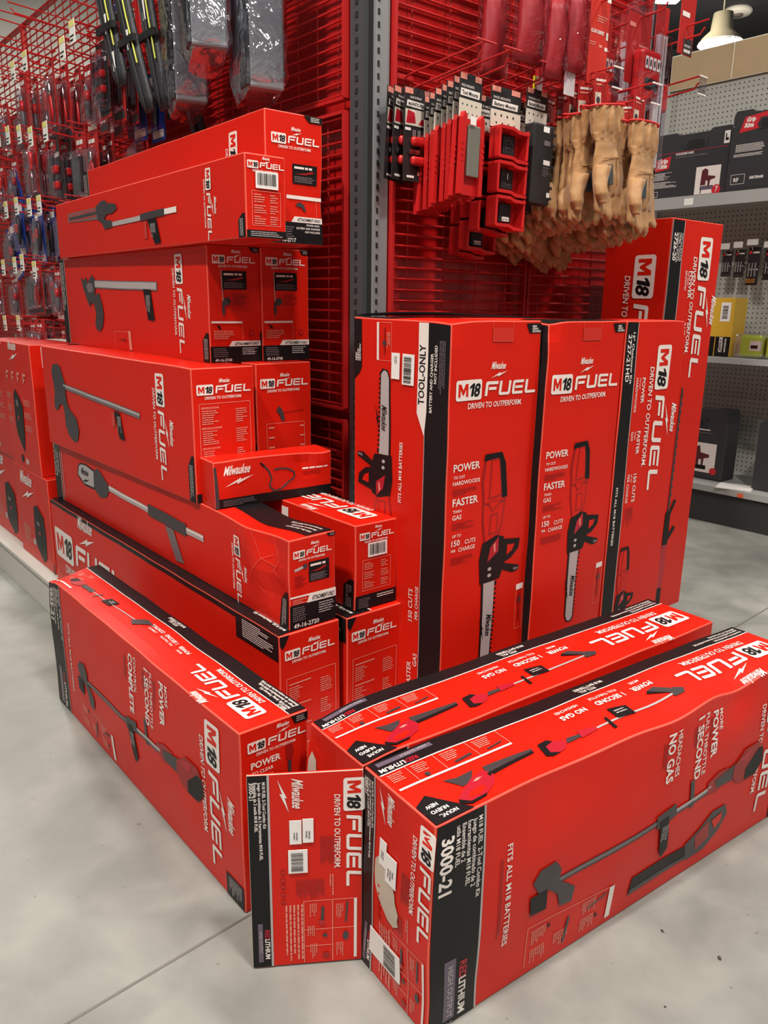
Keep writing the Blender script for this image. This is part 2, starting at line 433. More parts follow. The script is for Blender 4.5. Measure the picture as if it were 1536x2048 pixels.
mb = MB(); mb.box((0, 26.0, 2.6), (32, 0.15, 5.3), mat('wall_far_dark', (0.06, 0.06, 0.075), 0.8)); tag(mb.build('wall_back'), kind='structure')
mb = MB()
for yy in (10.2, 14.6, 17.5): mb.box((6, yy, 5.12), (12, 0.18, 0.26), CEIL)
tag(mb.build('trim_2'), kind='structure')

# ------------------------------------------------------------------ red gondola: corner post, deck, wire grids
def A3(mb, s0, s1, d0, d1, z0, z1, m, L=LA):
    vs = [L(s, d, z) for s in (s0, s1) for d in (d0, d1) for z in (z0, z1)]
    mb.add(vs, [(0, 1, 3, 2), (4, 6, 7, 5), (0, 4, 5, 1), (2, 3, 7, 6), (0, 2, 6, 4), (1, 5, 7, 3)], m)
gon = empty('display_gondola', C0)
tag(gon, 'red store gondola with grey corner upright and low deck behind the stacked cartons', 'store shelving')
def gpart(mb, name, lab=None):
    me = None
    for i, v in enumerate(mb.v): mb.v[i] = tuple(Vector(v) - C0)
    o = mb.build(name, gon)
    if lab: o['label'] = lab
    return o
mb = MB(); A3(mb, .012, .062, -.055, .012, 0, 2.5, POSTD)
for k in range(88):
    z = .2 + k * .0265
    A3(mb, .032, .042, .0125, .0135, z, z + .012, HOLE)
gpart(mb, 'upright_post', 'dark grey perforated upright')
mb = MB(); A3(mb, -.004, .012, -.055, -.002, 0, 2.5, HOLE); gpart(mb, 'corner_gap')
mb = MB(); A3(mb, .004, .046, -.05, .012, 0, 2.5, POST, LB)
for k in range(88):
    z = .2 + k * .0265
    A3(mb, .010, .016, .0125, .0135, z, z + .012, HOLE, LB)
gpart(mb, 'upright_post', 'light grey perforated upright')
for s0, s1, z1, L in ((.064, 1.21, 2.26, LA), (1.21, 4.6, 1.97, LA), (.05, 1.08, 2.5, LB)):
    mb = MB(); A3(mb, s0, s1, -.045, -.022, .1, z1, PANEL, L); gpart(mb, 'back_panel')
mb = MB(); A3(mb, 1.08, 1.12, -.10, .0, .0, 2.5, POST, LB); gpart(mb, 'upright_post', 'grey upright at the far right end')
def deck_poly(out, z0, z1, m):
    mb = MB()
    c = C0 + NA * out + NB * out
    pts = [C0, LB(1.10, 0, 0), LB(1.10, out - .22, 0), LB(.69, out - .22, 0), LB(.69, out - .05, 0), C0 + NA * out + NB * (out - .05), LA(4.6, out, 0), LA(4.6, 0, 0)]
    n = len(pts); vs = [Vector((p.x, p.y, z0)) for p in pts] + [Vector((p.x, p.y, z1)) for p in pts]
    mb.add(vs, [tuple(range(n))[::-1], tuple(range(n, 2 * n))] + [(i, (i + 1) % n, (i + 1) % n + n, i + n) for i in range(n)], m)
    return mb
gpart(deck_poly(.495, .125, .138, CREAM), 'base_deck', 'cream metal deck')
gpart(deck_poly(.485, .0, .125, CREAM), 'kick_plate', 'cream metal kick plate')

def wire_panel(s0, s1, z0, z1, L, lab, d=.016, vs=.2, off=.0):
    org = L(s0, d, z0)
    mb = MB(); n = int((z1 - z0) / .0265)
    def P(s, dd, z): return L(s, dd, z) - org
    for k in range(n + 1):
        z = z0 + .01 + k * .0265
        mb.tube([P(s0, d, z), P(s1, d, z)], .0031, WIRE, 5)
    o = link('wire_grid', mb.mesh('wire_grid'), None, org)
    tag(o, lab, 'wire grid', 'red wire grids on the gondola')
    mb = MB(); k = s0 + vs / 2
    while k < s1:
        mb.tube([P(k, d - .010, z0), P(k, d - .010, z1)], .0024, WIRE, 5); k += vs
    link('upright_wire', mb.mesh('upright_wire'), o)
    for s in (s0, s1):
        mb = MB(); a = [P(s - .004, d - .012, z0), P(s + .004, d - .012, z0), P(s + .004, d + .008, z0), P(s - .004, d + .008, z0)]
        h = Vector((0, 0, z1 - z0))
        mb.add(a + [p + h for p in a], [(0, 3, 2, 1), (4, 5, 6, 7), (0, 1, 5, 4), (1, 2, 6, 5), (2, 3, 7, 6), (3, 0, 4, 7)], WIRE)
        mb.build('side_rail', o)
    for z in (z0, z1):
        mb = MB(); a = [P(s0, d - .012, z - .004), P(s0, d + .008, z - .004), P(s1, d + .008, z - .004), P(s1, d - .012, z - .004)]
        mb.add(a + [p + Vector((0, 0, .008)) for p in a], [(0, 3, 2, 1), (4, 5, 6, 7), (0, 1, 5, 4), (1, 2, 6, 5), (2, 3, 7, 6), (3, 0, 4, 7)], WIRE)
        mb.build('cross_rail', o)
    return o
rows = ((.15, .80, 'lowest'), (.835, 1.545, 'middle'), (1.575, 2.26, 'top'))
for z0, z1, rn in rows:
    for i, (s0, s1) in enumerate(((.075, 1.20), (1.22, 2.42), (2.44, 3.64))):
        if i == 2 and rn == 'lowest': continue
        if i == 1 and rn == 'lowest': continue
        wire_panel(s0, s1, z0, z1, LA, 'red wire grid, %s row of the left side, %s' % (rn, ('next to the corner post', 'one bay away from the corner post', 'farthest bay from the corner post')[i]), vs=.085 if rn == 'top' else .17)
for z0, z1, rn in (rows[1], (1.575, 2.40, 'upper')):
    wire_panel(.056, .56, z0, z1, LB, 'red wire grid right of the corner post, %s' % ('behind the upright cartons' if rn == 'middle' else 'above the hanging tool mounts'), vs=.125)
    wire_panel(.575, 1.07, z0, z1, LB, 'red wire grid on the right side, %s' % ('behind the hanging gloves' if rn == 'middle' else 'behind the clamshell packs at the top'), vs=.125)

# ------------------------------------------------------------------ printed pictures of tools
def art_chainsaw(fr, k, flip=1, xs=1.0):
    """bar tip at origin, handle top at y = 1 (times k)"""
    def p(*pts): return [((x - 785) / 1055 * k * flip * xs, (1905 - y) / 1055 * k) for x, y in pts]
    fr.poly(p((742, 1480), (818, 1480), (812, 1880), (795, 1908), (765, 1900), (750, 1860)), BLK, 1)
    fr.poly(p((752, 1475), (806, 1475), (801, 1880), (786, 1900), (768, 1892), (757, 1860)), GRY, 2)
    for i in range(16):
        y = 1500 + i * 24; fr.poly(p((806, y), (817, y + 3), (815, y + 14), (805, y + 12)), RED, 3)
    fr.poly(p((735, 870), (752, 848), (812, 848), (832, 900), (846, 1062), (835, 1085), (730, 1085), (722, 980)), DRD, 1)
    fr.poly(p((743, 880), (758, 860), (806, 860), (824, 905), (836, 1062), (828, 1080), (738, 1080), (731, 985)), RED, 2)
    fr.poly(p((763, 878), (803, 878), (818, 1054), (754, 1064)), DRD, 3)
    fr.poly(p((768, 884), (799, 884), (812, 1046), (760, 1056)), RED, 4)
    fr.poly(p((795, 850), (815, 850), (832, 900), (846, 1062), (820, 1066), (805, 1000), (798, 890)), BLK, 3)
    fr.poly(p((735, 848), (812, 846), (818, 870), (730, 880)), BLK, 3)
    fr.poly(p((728, 1085), (838, 1085), (826, 1200), (815, 1250), (745, 1275), (728, 1160)), DRD, 1)
    fr.poly(p((735, 1090), (830, 1090), (818, 1200), (808, 1244), (750, 1266), (735, 1160)), RED, 2)
    fr.poly(p((766, 1136), (803, 1136), (806, 1234), (762, 1238)), DRD, 3)
    fr.poly(p((771, 1144), (797, 1144), (800, 1226), (768, 1230)), RED, 4)
    fr.poly(p((748, 1075), (830, 1072), (770, 1125)), DRD, 3)
    fr.poly(p((757, 1078), (815, 1077), (771, 1116)), RED, 4)
    fr.poly(p((737, 1272), (800, 1243), (842, 1262), (852, 1402), (832, 1470), (735, 1478), (726, 1350)), BLK, 2)
    fr.poly(p((776, 1300), (815, 1255), (817, 1328), (765, 1372)), LRD, 3)
    fr.poly(p((790, 1290), (800, 1280), (803, 1325), (796, 1330)), PNK, 4)
    fr.poly(p((842, 1275), (930, 1295), (925, 1345), (885, 1385), (850, 1395)), BLK, 2)
    fr.poly(p((862, 1310), (902, 1315), (890, 1345), (862, 1362)), RED, 3)
    fr.poly(p((850, 1400), (935, 1438), (936, 1460), (900, 1466), (845, 1432)), BLK, 2)
    fr.poly(p((902, 1440), (932, 1446), (932, 1456), (904, 1456)), MGR, 3)
    for y in (1408, 1440):
        c = p((778, y))[0]; fr.poly([(c[0] + .009 * k * xs * math.cos(a * .9), c[1] + .009 * k * math.sin(a * .9)) for a in range(7)], GRY, 3)
def saw_text(F, a, b, w, d):
    milwaukee(F.fr(a, b, d), 0, 0, w, BLK, 3)
def art_trimmer(F, y=0.0, blower=False):
    P = lambda pts: [(a, b + y) for a, b in pts]
    F.stroke((.24, .44 + y), (.70, .475 + y), .0125, DGR, 1); F.stroke((.24, .443 + y), (.70, .478 + y), .007, MGR, 2)
    F.stroke((.56, .475 + y), (.68, .487 + y), .007, GRY, 3)
    F.poly(P([(.20, .50), (.215, .55), (.25, .555), (.265, .50), (.262, .44), (.285, .40), (.305, .36), (.30, .28), (.272, .29), (.262, .37), (.24, .42), (.215, .43)]), DGR, 3)
    F.poly(P([(.196, .43), (.235, .43), (.238, .32), (.20, .33)]), BLK, 4)
    F.poly(P([(.602, .60), (.614, .60), (.622, .44), (.608, .44)]), DGR, 3)
    F.poly(P([(.505, .50), (.56, .52), (.565, .45), (.51, .42)]), DGR, 4)
    F.poly(P([(.515, .46), (.54, .47), (.556, .26), (.54, .22), (.53, .27)]), BLK, 5)
    tiny(F, .525, .29 + y, .545, .42 + y, 2, GRY, 6, 'cw', 5)
    F.poly(P([(.665, .52), (.70, .55), (.735, .545), (.74, .48), (.70, .44), (.668, .46)]), DRD, 3)
    F.poly(P([(.69, .51), (.77, .55), (.77, .45), (.70, .46)]), DGR, 4)
    F.poly(P([(.755, .53), (.79, .60), (.84, .60), (.862, .54), (.86, .45), (.83, .40), (.775, .41), (.755, .46)]), DRD, 5)
    F.poly(P([(.80, .47), (.84, .56), (.858, .55), (.862, .46), (.84, .40), (.80, .40)]), BLK, 6)
    F.poly(P([(.77, .55), (.80, .585), (.82, .585), (.80, .52)]), LRD, 6)
    if blower:
        F.poly([(.455, .10), (.46, .20), (.63, .19), (.63, .10)], BLK, 2)
        F.poly([(.455, .10), (.46, .13), (.63, .12), (.63, .10)], DGR, 3)
        F.poly([(.62, .20), (.66, .25), (.70, .315), (.745, .31), (.757, .24), (.735, .16), (.69, .09), (.63, .09)], DGR, 3)
        F.poly([(.65, .22), (.69, .27), (.70, .16), (.66, .12)], DRD, 4)
        F.poly([(.70, .26), (.735, .275), (.735, .22), (.715, .19)], RED, 5)
def top_trimmer(F, off=0.0, s=1, x0=0.0):
    F.stroke((.36, .265), (.618, .295), .0042, GRY, 2)
    F.poly([(.272, .20), (.283, .335), (.302, .335), (.322, .265), (.306, .185), (.288, .165)], LRD, 3)
    F.poly([(.262, .185), (.270, .36), (.292, .375), (.300, .33), (.280, .30), (.276, .21), (.292, .165), (.275, .155)], BLK, 4)
    F.poly([(.318, .235), (.325, .30), (.352, .285), (.352, .245)], DGR, 4); F.poly([(.350, .225), (.355, .335), (.375, .31), (.392, .29), (.392, .245)], LRD, 4)
    F.poly([(.418, .17), (.424, .345), (.430, .345), (.426, .17)], BLK, 4)
    F.poly([(.447, .27), (.450, .44), (.492, .40), (.490, .255)], BLK, 4)
    tiny(F, .456, .32, .484, .39, 2, GRY, 5, 'r', 8)
    F.poly([(.600, .25), (.606, .33), (.622, .36), (.640, .29), (.628, .235)], DGR, 3)
    F.poly([(.604, .31), (.568, .47), (.590, .49), (.618, .36)], DGR, 3); F.poly([(.568, .47), (.560, .44), (.600, .33)], BLK, 4)
def top_blower(F):
    F.poly([(.066, .10), (.072, .17), (.095, .25), (.115, .31), (.145, .345), (.152, .25), (.138, .15), (.112, .085), (.082, .07)], LRD, 3)
    F.poly([(.082, .12), (.092, .175), (.118, .195), (.122, .15), (.100, .105)], RED, 4)
    F.poly([(.062, .10), (.066, .15), (.080, .075), (.112, .085), (.108, .06), (.078, .045)], BLK, 5)
    F.poly([(.112, .265), (.124, .29), (.132, .275), (.120, .255)], PNK, 5)
    F.poly([(.078, .42), (.095, .265), (.115, .30), (.132, .40), (.100, .39)], DGR, 2)
    F.poly([(.143, .245), (.150, .385), (.254, .350), (.250, .285)], DGR, 2)
    F.poly([(.143, .245), (.145, .29), (.252, .315), (.250, .285)], BLK, 3)

def slogans(F, spots, sz, d='cw', m=None):
    for (t1, t2), a, b in spots:
        F.text(t1, a, b, sz * .62, m or WHT, 2, d, bold=.01)
        F.text(t2, a - (sz * 1.25) / F.w if d == 'cw' else a, b, sz, m or WHT, 2, d, bold=.03)

# ------------------------------------------------------------------ long kit cartons on the floor
def kit_side(F, blower):
    F.rect(.003, .006, .093, .994, BLK, 1); F.rect(.093, .006, .0965, .994, GRY, 1)
    F.text('3000-21' if blower else '2825-21', .013, .93 if blower else .96, .024, WHT, 2, 'cw', bold=.03)
    for i, t in enumerate(('utils M18 FUEL', 'Ensemble de 2', 'herramientas M18 FUEL', 'Juego de combinado de 2', 'M18 FUEL  2-Tool Combo Kit') if blower else
                          ('coupe-herbe M18 FUEL', 'Ensemble de', 'desmalezadora M18 FUEL', 'Juego de', 'M18 FUEL  String Trimmer Kit')):
        F.text(t, .040 + i * .0105, .96, .0085, WHT, 2, 'cw', bold=.015)
    F.rect(.030, .03, .052, .33, PUR, 2); F.text('HIGH OUTPUT  XC8.0', .037, .30, .011, GRY, 3, 'cw')
    F.text('RED', .060, .30, .014, LRD, 2, 'cw', bold=.03); F.text('LITHIUM', .060, .215, .014, WHT, 2, 'cw', bold=.03)
    F.text('FITS ALL M18 BATTERIES', .142, .76, .0115, WHT, 2, 'cw', w=.195, bold=.015)
    tiny(F, .128, .30, .136, .70, 2, DRD, 2, 'cw', 4, rag=.1)
    slogans(F, [(('MORE', 'POWER'), .690, .93), (('FULL THROTTLE', '1 SECOND'), .637, .94), (('HEADACHES', 'NO GAS'), .548, .94)] if blower else
            [(('MORE', 'POWER'), .712, .93), (('FULL THROTTLE', '1 SECOND'), .640, .93), (('CONTROL', 'COMPLETE'), .560, .94)], .021)
    for a in (.675, .62, .53): tiny(F, a - .02, .70, a - .008, .90, 2, DRD, 2, 'cw', int(a * 100))
    art_trimmer(F, 0 if blower else .0, blower)
    F.rect(.398, .04, .411, .225, WHT, 2)
    F.line([(.20, .05), (.20, .26), (.40, .225)], .0012, PNK, 2)
    for i, (a, b) in enumerate(((.21, .15), (.21, .05), (.265, .06), (.33, .14), (.33, .045))):
        tiny(F, a, b, a + .035, b + .08, 3, PNK, 2, 'cw', i + 3)
    F.stroke((.29, .06), (.30, .19), .006, DGR, 3); F.stroke((.345, .17), (.392, .20), .004, DGR, 3)
    F.disc(.251, .21, .004, BLK, 3); F.disc(.37, .10, .004, BLK, 3)
    F.rect(.935, .006, .997, .14, BLK, 1); tiny(F, .945, .02, .99, .125, 4, GRY, 2, 'cw', 9)
    logo(F, .886 if not blower else .868, .94 if not blower else .93, 'cw', .31, milw=2.2)
def kit_top(F, stripe_hi=True, blower=True, up='f'):
    F.rect(.004, .79, .996, .994, BLK, 1); F.rect(.004, .775, .996, .79, WHT, 1)
    F.text('M18 BATTERIES', .495, .93, .0085, WHT, 2, 'f', al='c', bold=.02); F.text('FITS ALL', .48, .865 + .0, .0085, WHT, 2, 'f', al='c', bold=.02)
    for i, t in enumerate(('M18 FUEL 2-Tool Combo Kit', 'Juego de combinado de 2 herramientas M18 FUEL', 'Ensemble de 2 outils M18 FUEL')): F.text(t, .985, .955 - i * .052, .0058, WHT, 2, 'f', bold=.02)
    F.text('RED', .085, .865, .010, LRD, 2, 'f', bold=.03); F.text('LITHIUM', .06, .865, .010, WHT, 2, 'f', bold=.03)
    F.rect(.015, .905, .125, .965, PUR, 2); F.text('HIGH OUTPUT', .115, .955, .0062, GRY, 3, 'f')
    F.rect(.008, .505, .236, .53, WHT, 2)
    for a in (.05, .105, .17, .236): F.stroke((a, .53), (a, .775), .0012, PNK, 2)
    for i, a in enumerate((.012, .058, .115, .18)): tiny(F, a, .62, a + .035, .75, 4, PNK, 2, 'r', i + 11)
    F.disc(.07, .57, .005, DGR, 3); F.stroke((.125, .575), (.16, .60), .005, DGR, 3); F.stroke((.19, .57), (.225, .60), .003, DGR, 3)
    for (t1, t2), a in ((('MORE', 'POWER'), .575), (('FULL THROTTLE', '1 SECOND'), .485), (('HEADACHES', 'NO GAS'), .390)):
        F.text(t2, a, .60, .0125, WHT, 2, 'f', al='c', bold=.03); F.text(t1, a, .69, .0075, WHT, 2, 'f', al='c', bold=.012)
    logo(F, .972, .50, 'f', .315, milw=1.9)
def paint_F1(f, st):
    kit_side(f['side'], True); kit_top(f['top']); top_blower(f['top']); top_trimmer(f['top'])
    T = f['top']; T.poly([(.002, .005), (.002, .26), (.03, .34), (.075, .005)], BLK, 5)
    T.text('NOUVEAU', .052, .085, .0072, WHT, 6, 'f', bold=.03); T.text('NUEVO', .044, .155, .0072, WHT, 6, 'f', bold=.03); T.text('NEW', .034, .225, .0072, WHT, 6, 'f', bold=.03)
    kit_end(f['end'], st, True)
def kit_end(F, st, torn):
    F.rect(.004, .004, .17, .996, BLK, 1); F.rect(.17, .004, .19, .996, GRY, 1)
    for i, t in enumerate(('3000-21', 'Ensemble de 2 outils M18 FUEL', 'Juego de combinado de 2 herramientas M18 FUEL', 'M18 FUEL 2-Tool Combo Kit')):
        F.text(t, .018 + i * .037, .965, .0075 if i == 0 else .0052, WHT, 2, 'cw', bold=.02)
    F.rect(.055, .03, .098, .24, PUR, 2); F.text('HIGH OUTPUT', .068, .20, .005, GRY, 3, 'cw')
    F.text('RED', .118, .205, .008, LRD, 2, 'cw', bold=.03); F.text('LITHIUM', .118, .155, .008, WHT, 2, 'cw', bold=.03)
    milwaukee(F.fr(.30, .975, 'cw'), 0, .012, .062, WHT, 2)
    logo(F, .855, .965, 'cw', .205, mil=False)
    for i, a in enumerate((.30, .335, .37, .405, .44)): tiny(F, a, .02, a + .028, .33, 1, PNK, 2, 'cw', i, .7, .15)
    F.rect(.925, .02, .952, .345, WHT, 2)
    for q in ([(.47, .345), (.925, .345)], [(.47, .19), (.925, .19)], [(.47, .10), (.73, .10)], [(.47, .01), (.47, .345)], [(.73, .01), (.73, .345)]): F.line(q, .0012, PNK, 2)
    F.poly([(.62, .22), (.645, .21), (.655, .31), (.63, .315)], DGR, 3); F.poly([(.60, .24), (.66, .235), (.65, .215), (.62, .21)], LRD, 4)
    F.stroke((.85, .22), (.865, .33), .003, DGR, 3); F.disc(.66, .155, .004, DGR, 3); F.disc(.85, .145, .005, DGR, 3, ry=.009); F.disc(.67, .045, .006, DRD, 3)
    for i, (a, b) in enumerate(((.52, .25), (.50, .13), (.52, .03), (.76, .24), (.76, .03))): tiny(F, a, b, a + .07, b + .08, 4, PNK, 2, 'cw', i + 4)
    tiny(F, .62, .53, .75, .68, 7, DRD, 2, 'cw', 14, rag=.2); tiny(F, .40, .35, .66, .46, 14, DRD, 2, 'cw', 15, rag=.3)
    for i, b in enumerate((.505, .465, .43, .39, .35)): F.disc(.29, b, .0045, DRD, 2); F.disc(.29, b, .0028, RED, 3)
    tiny(F, .70, .36, .745, .48, 2, PNK, 2, 'cw', 22)
    if torn:
        def torn_draw(Fs, a0, b0, a1, b1): pass
        F.poly([(.22, .62), (.30, .66), (.36, .655), (.42, .60), (.50, .575), (.54, .535), (.55, .50), (.60, .455), (.585, .425), (.60, .40), (.53, .375), (.44, .385), (.35, .42), (.27, .46), (.23, .50), (.215, .56)], KRAFT, 3)
        F.poly([(.30, .66), (.33, .70), (.42, .66), (.44, .61), (.38, .62), (.34, .645)], WHT, 3)
        st('price_sticker', 'end', .40, .565, .56, .70, lambda G, *q: tiny(G, .43, .59, .53, .64, 3, MGR, 2, 'cw', 4), lab='small white sticker')
        st('price_sticker', 'end', .29, .62, .40, .74, lambda G, *q: tiny(G, .32, .65, .37, .69, 2, MGR, 2, 'cw', 7), lab='small white sticker lifting above the torn patch')
        st('barcode_label', 'end', .16, .12, .62, .255, lambda G, *q: barcode(G, .36, .125, .60, .25, 2, 'cw', 5), lab='white barcode label, partly torn')
    else:
        st('price_sticker', 'end', .355, .65, .46, .77, lambda G, *q: tiny(G, .385, .67, .43, .71, 2, MGR, 2, 'cw', 4), lab='small white sticker')
        st('price_sticker', 'end', .47, .655, .565, .775, lambda G, *q: tiny(G, .49, .675, .54, .715, 2, MGR, 2, 'cw', 7), lab='small white sticker')
        st('barcode_label', 'end', .34, .50, .51, .62, lambda G, *q: barcode(G, .35, .505, .50, .615, 2, 'cw', 5), lab='white barcode label')
F1 = carton('F1', 'long red combo kit carton lying nearest the camera, end torn to bare kraft', 1.031, .178, .383, .077, .957, .001, 35.1, -1, paint_F1, bulge=.012, nz=.0035,
       dents=[((.0, .0, .383), .05, (.008, .006, -.010)), ((.78, -.02, .383), .07, (0, .010, -.020)), ((.30, -.01, .383), .10, (0, .008, -.010)), ((.55, -.01, .37), .09, (0, -.008, -.006)), ((0, .178, 0), .08, (0, .010, 0))], step=.020)
def paint_F2(f, st):
    kit_side(f['side'], True); kit_top(f['top']); top_blower(f['top']); top_trimmer(f['top'])
    T = f['top']; T.poly([(.002, .005), (.002, .26), (.03, .34), (.075, .005)], BLK, 5)
    T.text('NOUVEAU', .052, .085, .0072, WHT, 6, 'f', bold=.03); T.text('NUEVO', .044, .155, .0072, WHT, 6, 'f', bold=.03); T.text('NEW', .034, .225, .0072, WHT, 6, 'f', bold=.03)
    E = f['end']; E.rect(.01, .01, .99, .99, DRD, 1) if False else None
    E.poly([(.05, .62), (.05, .80), (.10, .86), (.20, .83), (.22, .78), (.17, .68), (.13, .60)], KRAFT, 2)
    E.poly([(.33, .60), (.36, .76), (.46, .78), (.60, .66), (.66, .56)], KRAFT, 2)
F2 = carton('F2', 'long red combo kit carton second from the camera, its end flap swung open', 1.021, .178, .382, -.032, 1.111, .001, 36.8, -1, paint_F2, bulge=.005, nz=.0025,
       dents=[((0, .178, .382), .07, (.012, -.004, -.012)), ((.0, .0, .382), .05, (.004, .0, -.006))], step=.025)
# the open end flap, hinged on the near upright edge of the second kit carton
fl = MB(); FW, FH = .186, .374
fl.bbox((FW / 2, .0025, FH / 2), (FW, .005, FH), RED, .0012, 1, KRAFT)
Ff = Face(fl, (0, 0, 0), (1, 0, 0), (0, 0, 1), FW, FH)
kk = []
def st2(nm, fk, a0, b0, a1, b1, draw=None, m=None, lab=None):
    k = MB(); Fs = Face(k, (0, 0, 0), (1, 0, 0), (0, 0, 1), FW, FH, .0026)
    k.box((FW * (a0 + a1) / 2, -.0022, FH * (b0 + b1) / 2), (FW * (a1 - a0), .0008, FH * (b1 - b0)), m or STK)
    if draw: draw(Fs, a0, b0, a1, b1)
    kk.append((nm, k, lab))
kit_end(Ff, st2, False)
P_h = Vector((-.036, 1.104, 0)); P_l = Vector((-.2125, 1.083, 0)); fy = math.atan2((P_h - P_l).y, (P_h - P_l).x)
flap_world = Matrix.Translation(P_l + Vector((0, 0, .003))) @ Matrix.Rotation(fy, 4, 'Z')
bpy.context.view_layer.update()
flap = fl.build('open_end_flap', F2, fix=False)
flap.matrix_local = F2.matrix_world.inverted() @ flap_world
flap['label'] = 'open end flap with upright logo and black strip'
for nm, k, lab in kk:
    c = k.build(nm, flap, fix=False); c['label'] = lab

def paint_K1(f, st):
    kit_side(f['side'], False)
    T = f['top']   # seen with its far edge on the right
    T.rect(.004, .006, .996, .26, BLK, 1); T.rect(.004, .26, .996, .275, WHT, 1)
    for i, t in enumerate(('Ensemble de coupe-herbe M18 FUEL', 'Juego de desmalezadora M18 FUEL', 'M18 FUEL String Trimmer Kit')): T.text(t, .02, .035 + i * .062, .0062, WHT, 2, 'r', bold=.02)
    T.text('2825-21', .02, .215, .0060, WHT, 2, 'r', bold=.03)
    T.text('FITS ALL', .50, .12, .0085, WHT, 2, 'r', al='c', bold=.02); T.text('M18 BATTERIES', .50, .05, .0085, WHT, 2, 'r', al='c', bold=.02)
    logo(T, .032, .50, 'r', .255, milw=1.9)
    for (t1, t2), a in ((('COMPLETE', 'CONTROL'), .485), (('FULL THROTTLE', '1 SECOND'), .415), (('MORE', 'POWER'), .352)):
        T.text(t2, a, .42, .0095, WHT, 2, 'r', al='c', bold=.03); T.text(t1, a, .52, .006, WHT, 2, 'r', al='c', bold=.012)
    T.stroke((.54, .58), (.84, .66), .003, GRY, 2)
    T.poly([(.52, .50), (.545, .70), (.57, .64), (.56, .52)], DGR, 3); T.poly([(.53, .52), (.50, .46), (.545, .42), (.56, .50)], DGR, 3)
    T.poly([(.68, .50), (.685, .68), (.73, .70), (.725, .52)], BLK, 4); tiny(T, .69, .54, .715, .62, 2, GRY, 5, 'r', 3)
    T.stroke((.765, .56), (.77, .74), .004, DGR, 3); T.poly([(.80, .60), (.80, .70), (.86, .72), (.86, .62)], DGR, 3)
    T.poly([(.86, .60), (.87, .76), (.90, .80), (.925, .72), (.91, .60)], LRD, 3); T.poly([(.90, .60), (.91, .76), (.93, .74), (.93, .62)], BLK, 4)
    T.rect(.86, .865, .99, .90, WHT, 2)
    for i, (a, b) in enumerate(((.90, .35), (.94, .45), (.94, .62), (.90, .55))): tiny(T, a, b, a + .03, b + .09, 3, PNK, 2, 'r', i + 4)
    E = f['end']; logo(E, .10, .885, 'r', .122, mil=False); milwaukee(E.fr(.52, .955, 'r'), 0, 0, .03, WHT, 2)
    E.poly([(.74, .996), (.80, .95), (.996, .95), (.996, .996)], BLK, 2); tiny(E, .82, .957, .96, .99, 3, GRY, 3, 'r', 2, rag=.2)
    E.text('POWER', .14, .79, .013, WHT, 2, 'r', bold=.03); E.text('TO CLEAR', .15, .755, .007, WHT, 2, 'r'); tiny(E, .14, .71, .5, .74, 2, PNK, 2, 'r', 3)
    E.poly([(.66, .85), (.75, .86), (.78, .80), (.74, .76), (.66, .77)], DRD, 2); E.poly([(.68, .76), (.74, .76), (.73, .66), (.70, .66)], DGR, 3); E.stroke((.715, .68), (.70, .40), .003, GRY, 2)
K1 = carton('K1', 'long red string trimmer carton lying on the concrete at the left, on its side edge', 1.039, .143, .374, -.247, 1.207, .001, 130.1, 1, paint_K1, bulge=.006, nz=.0025,
       dents=[((1.039, -.0, .374), .05, (-.012, 0, -.012)), ((1.039, -.05, .374), .04, (-.006, 0, -.006))], step=.028)

# ------------------------------------------------------------------ stacked attachment cartons on the gondola's left side
def paint_B(no, mirrored=False):
    def pt(f, st):
        S = f['side']
        S.rect(.003, .955, .997, .996, BLK, 1); S.rect(.88, .80, .997, .996, BLK, 1)
        logo(S, .018, .40, 'r', .60, milw=2.0)
        tiny(S, .90, .83, .985, .975, 5, WHT, 2, 'r', 6)
        T = f['top']; T.rect(.004, .55, .996, .996, BLK, 1) ; T.rect(.004, .53, .996, .55, WHT, 1)
        for i, t in enumerate(('Ensemble M18 FUEL', 'Juego M18 FUEL', 'M18 FUEL Attachment Kit')): T.text(t, .012, .60 + i * .10, .0085, WHT, 2, 'r', bold=.02)
        T.poly([(.002, .90), (.002, .996), (.06, .996)], BLK, 2)
        E = f['end']; logo(E, .075, .815, 'r', .128, mil=False); milwaukee(E.fr(.46, .89, 'r'), 0, 0, .035, WHT, 2)
        E.line([(.10, .04), (.10, .66), (.92, .66), (.92, .04)], .0012, PNK, 2)
        for i, b in enumerate((.60, .43, .26, .10)):
            E.rect(.14, b + .004, .50, b + .014, PNK, 2); tiny(E, .14, b - .13, .36, b - .01, 5, PNK, 2, 'r', i + 9); tiny(E, .66, b - .13, .88, b - .01, 5, PNK, 2, 'r', i + 19)
        E.poly([(.002, .996), (.002, .93), (.05, .90), (.10, .94), (.16, .996)], BLK, 3)
    return pt
B1 = carton('B1', 'deep long red carton on the gondola deck, pole saw carton resting on it', 1.467, .155, .299, -.213, 1.478, .139, 129.9, 1, paint_B(1), bulge=.003, nz=.002, step=.045)
B2 = carton('B2', 'red carton on the deck pressed against the upright chainsaw carton', 1.467, .155, .299, -.077, 1.579, .139, 129.9, 1, paint_B(2), bulge=.002, nz=.0012, step=.05)
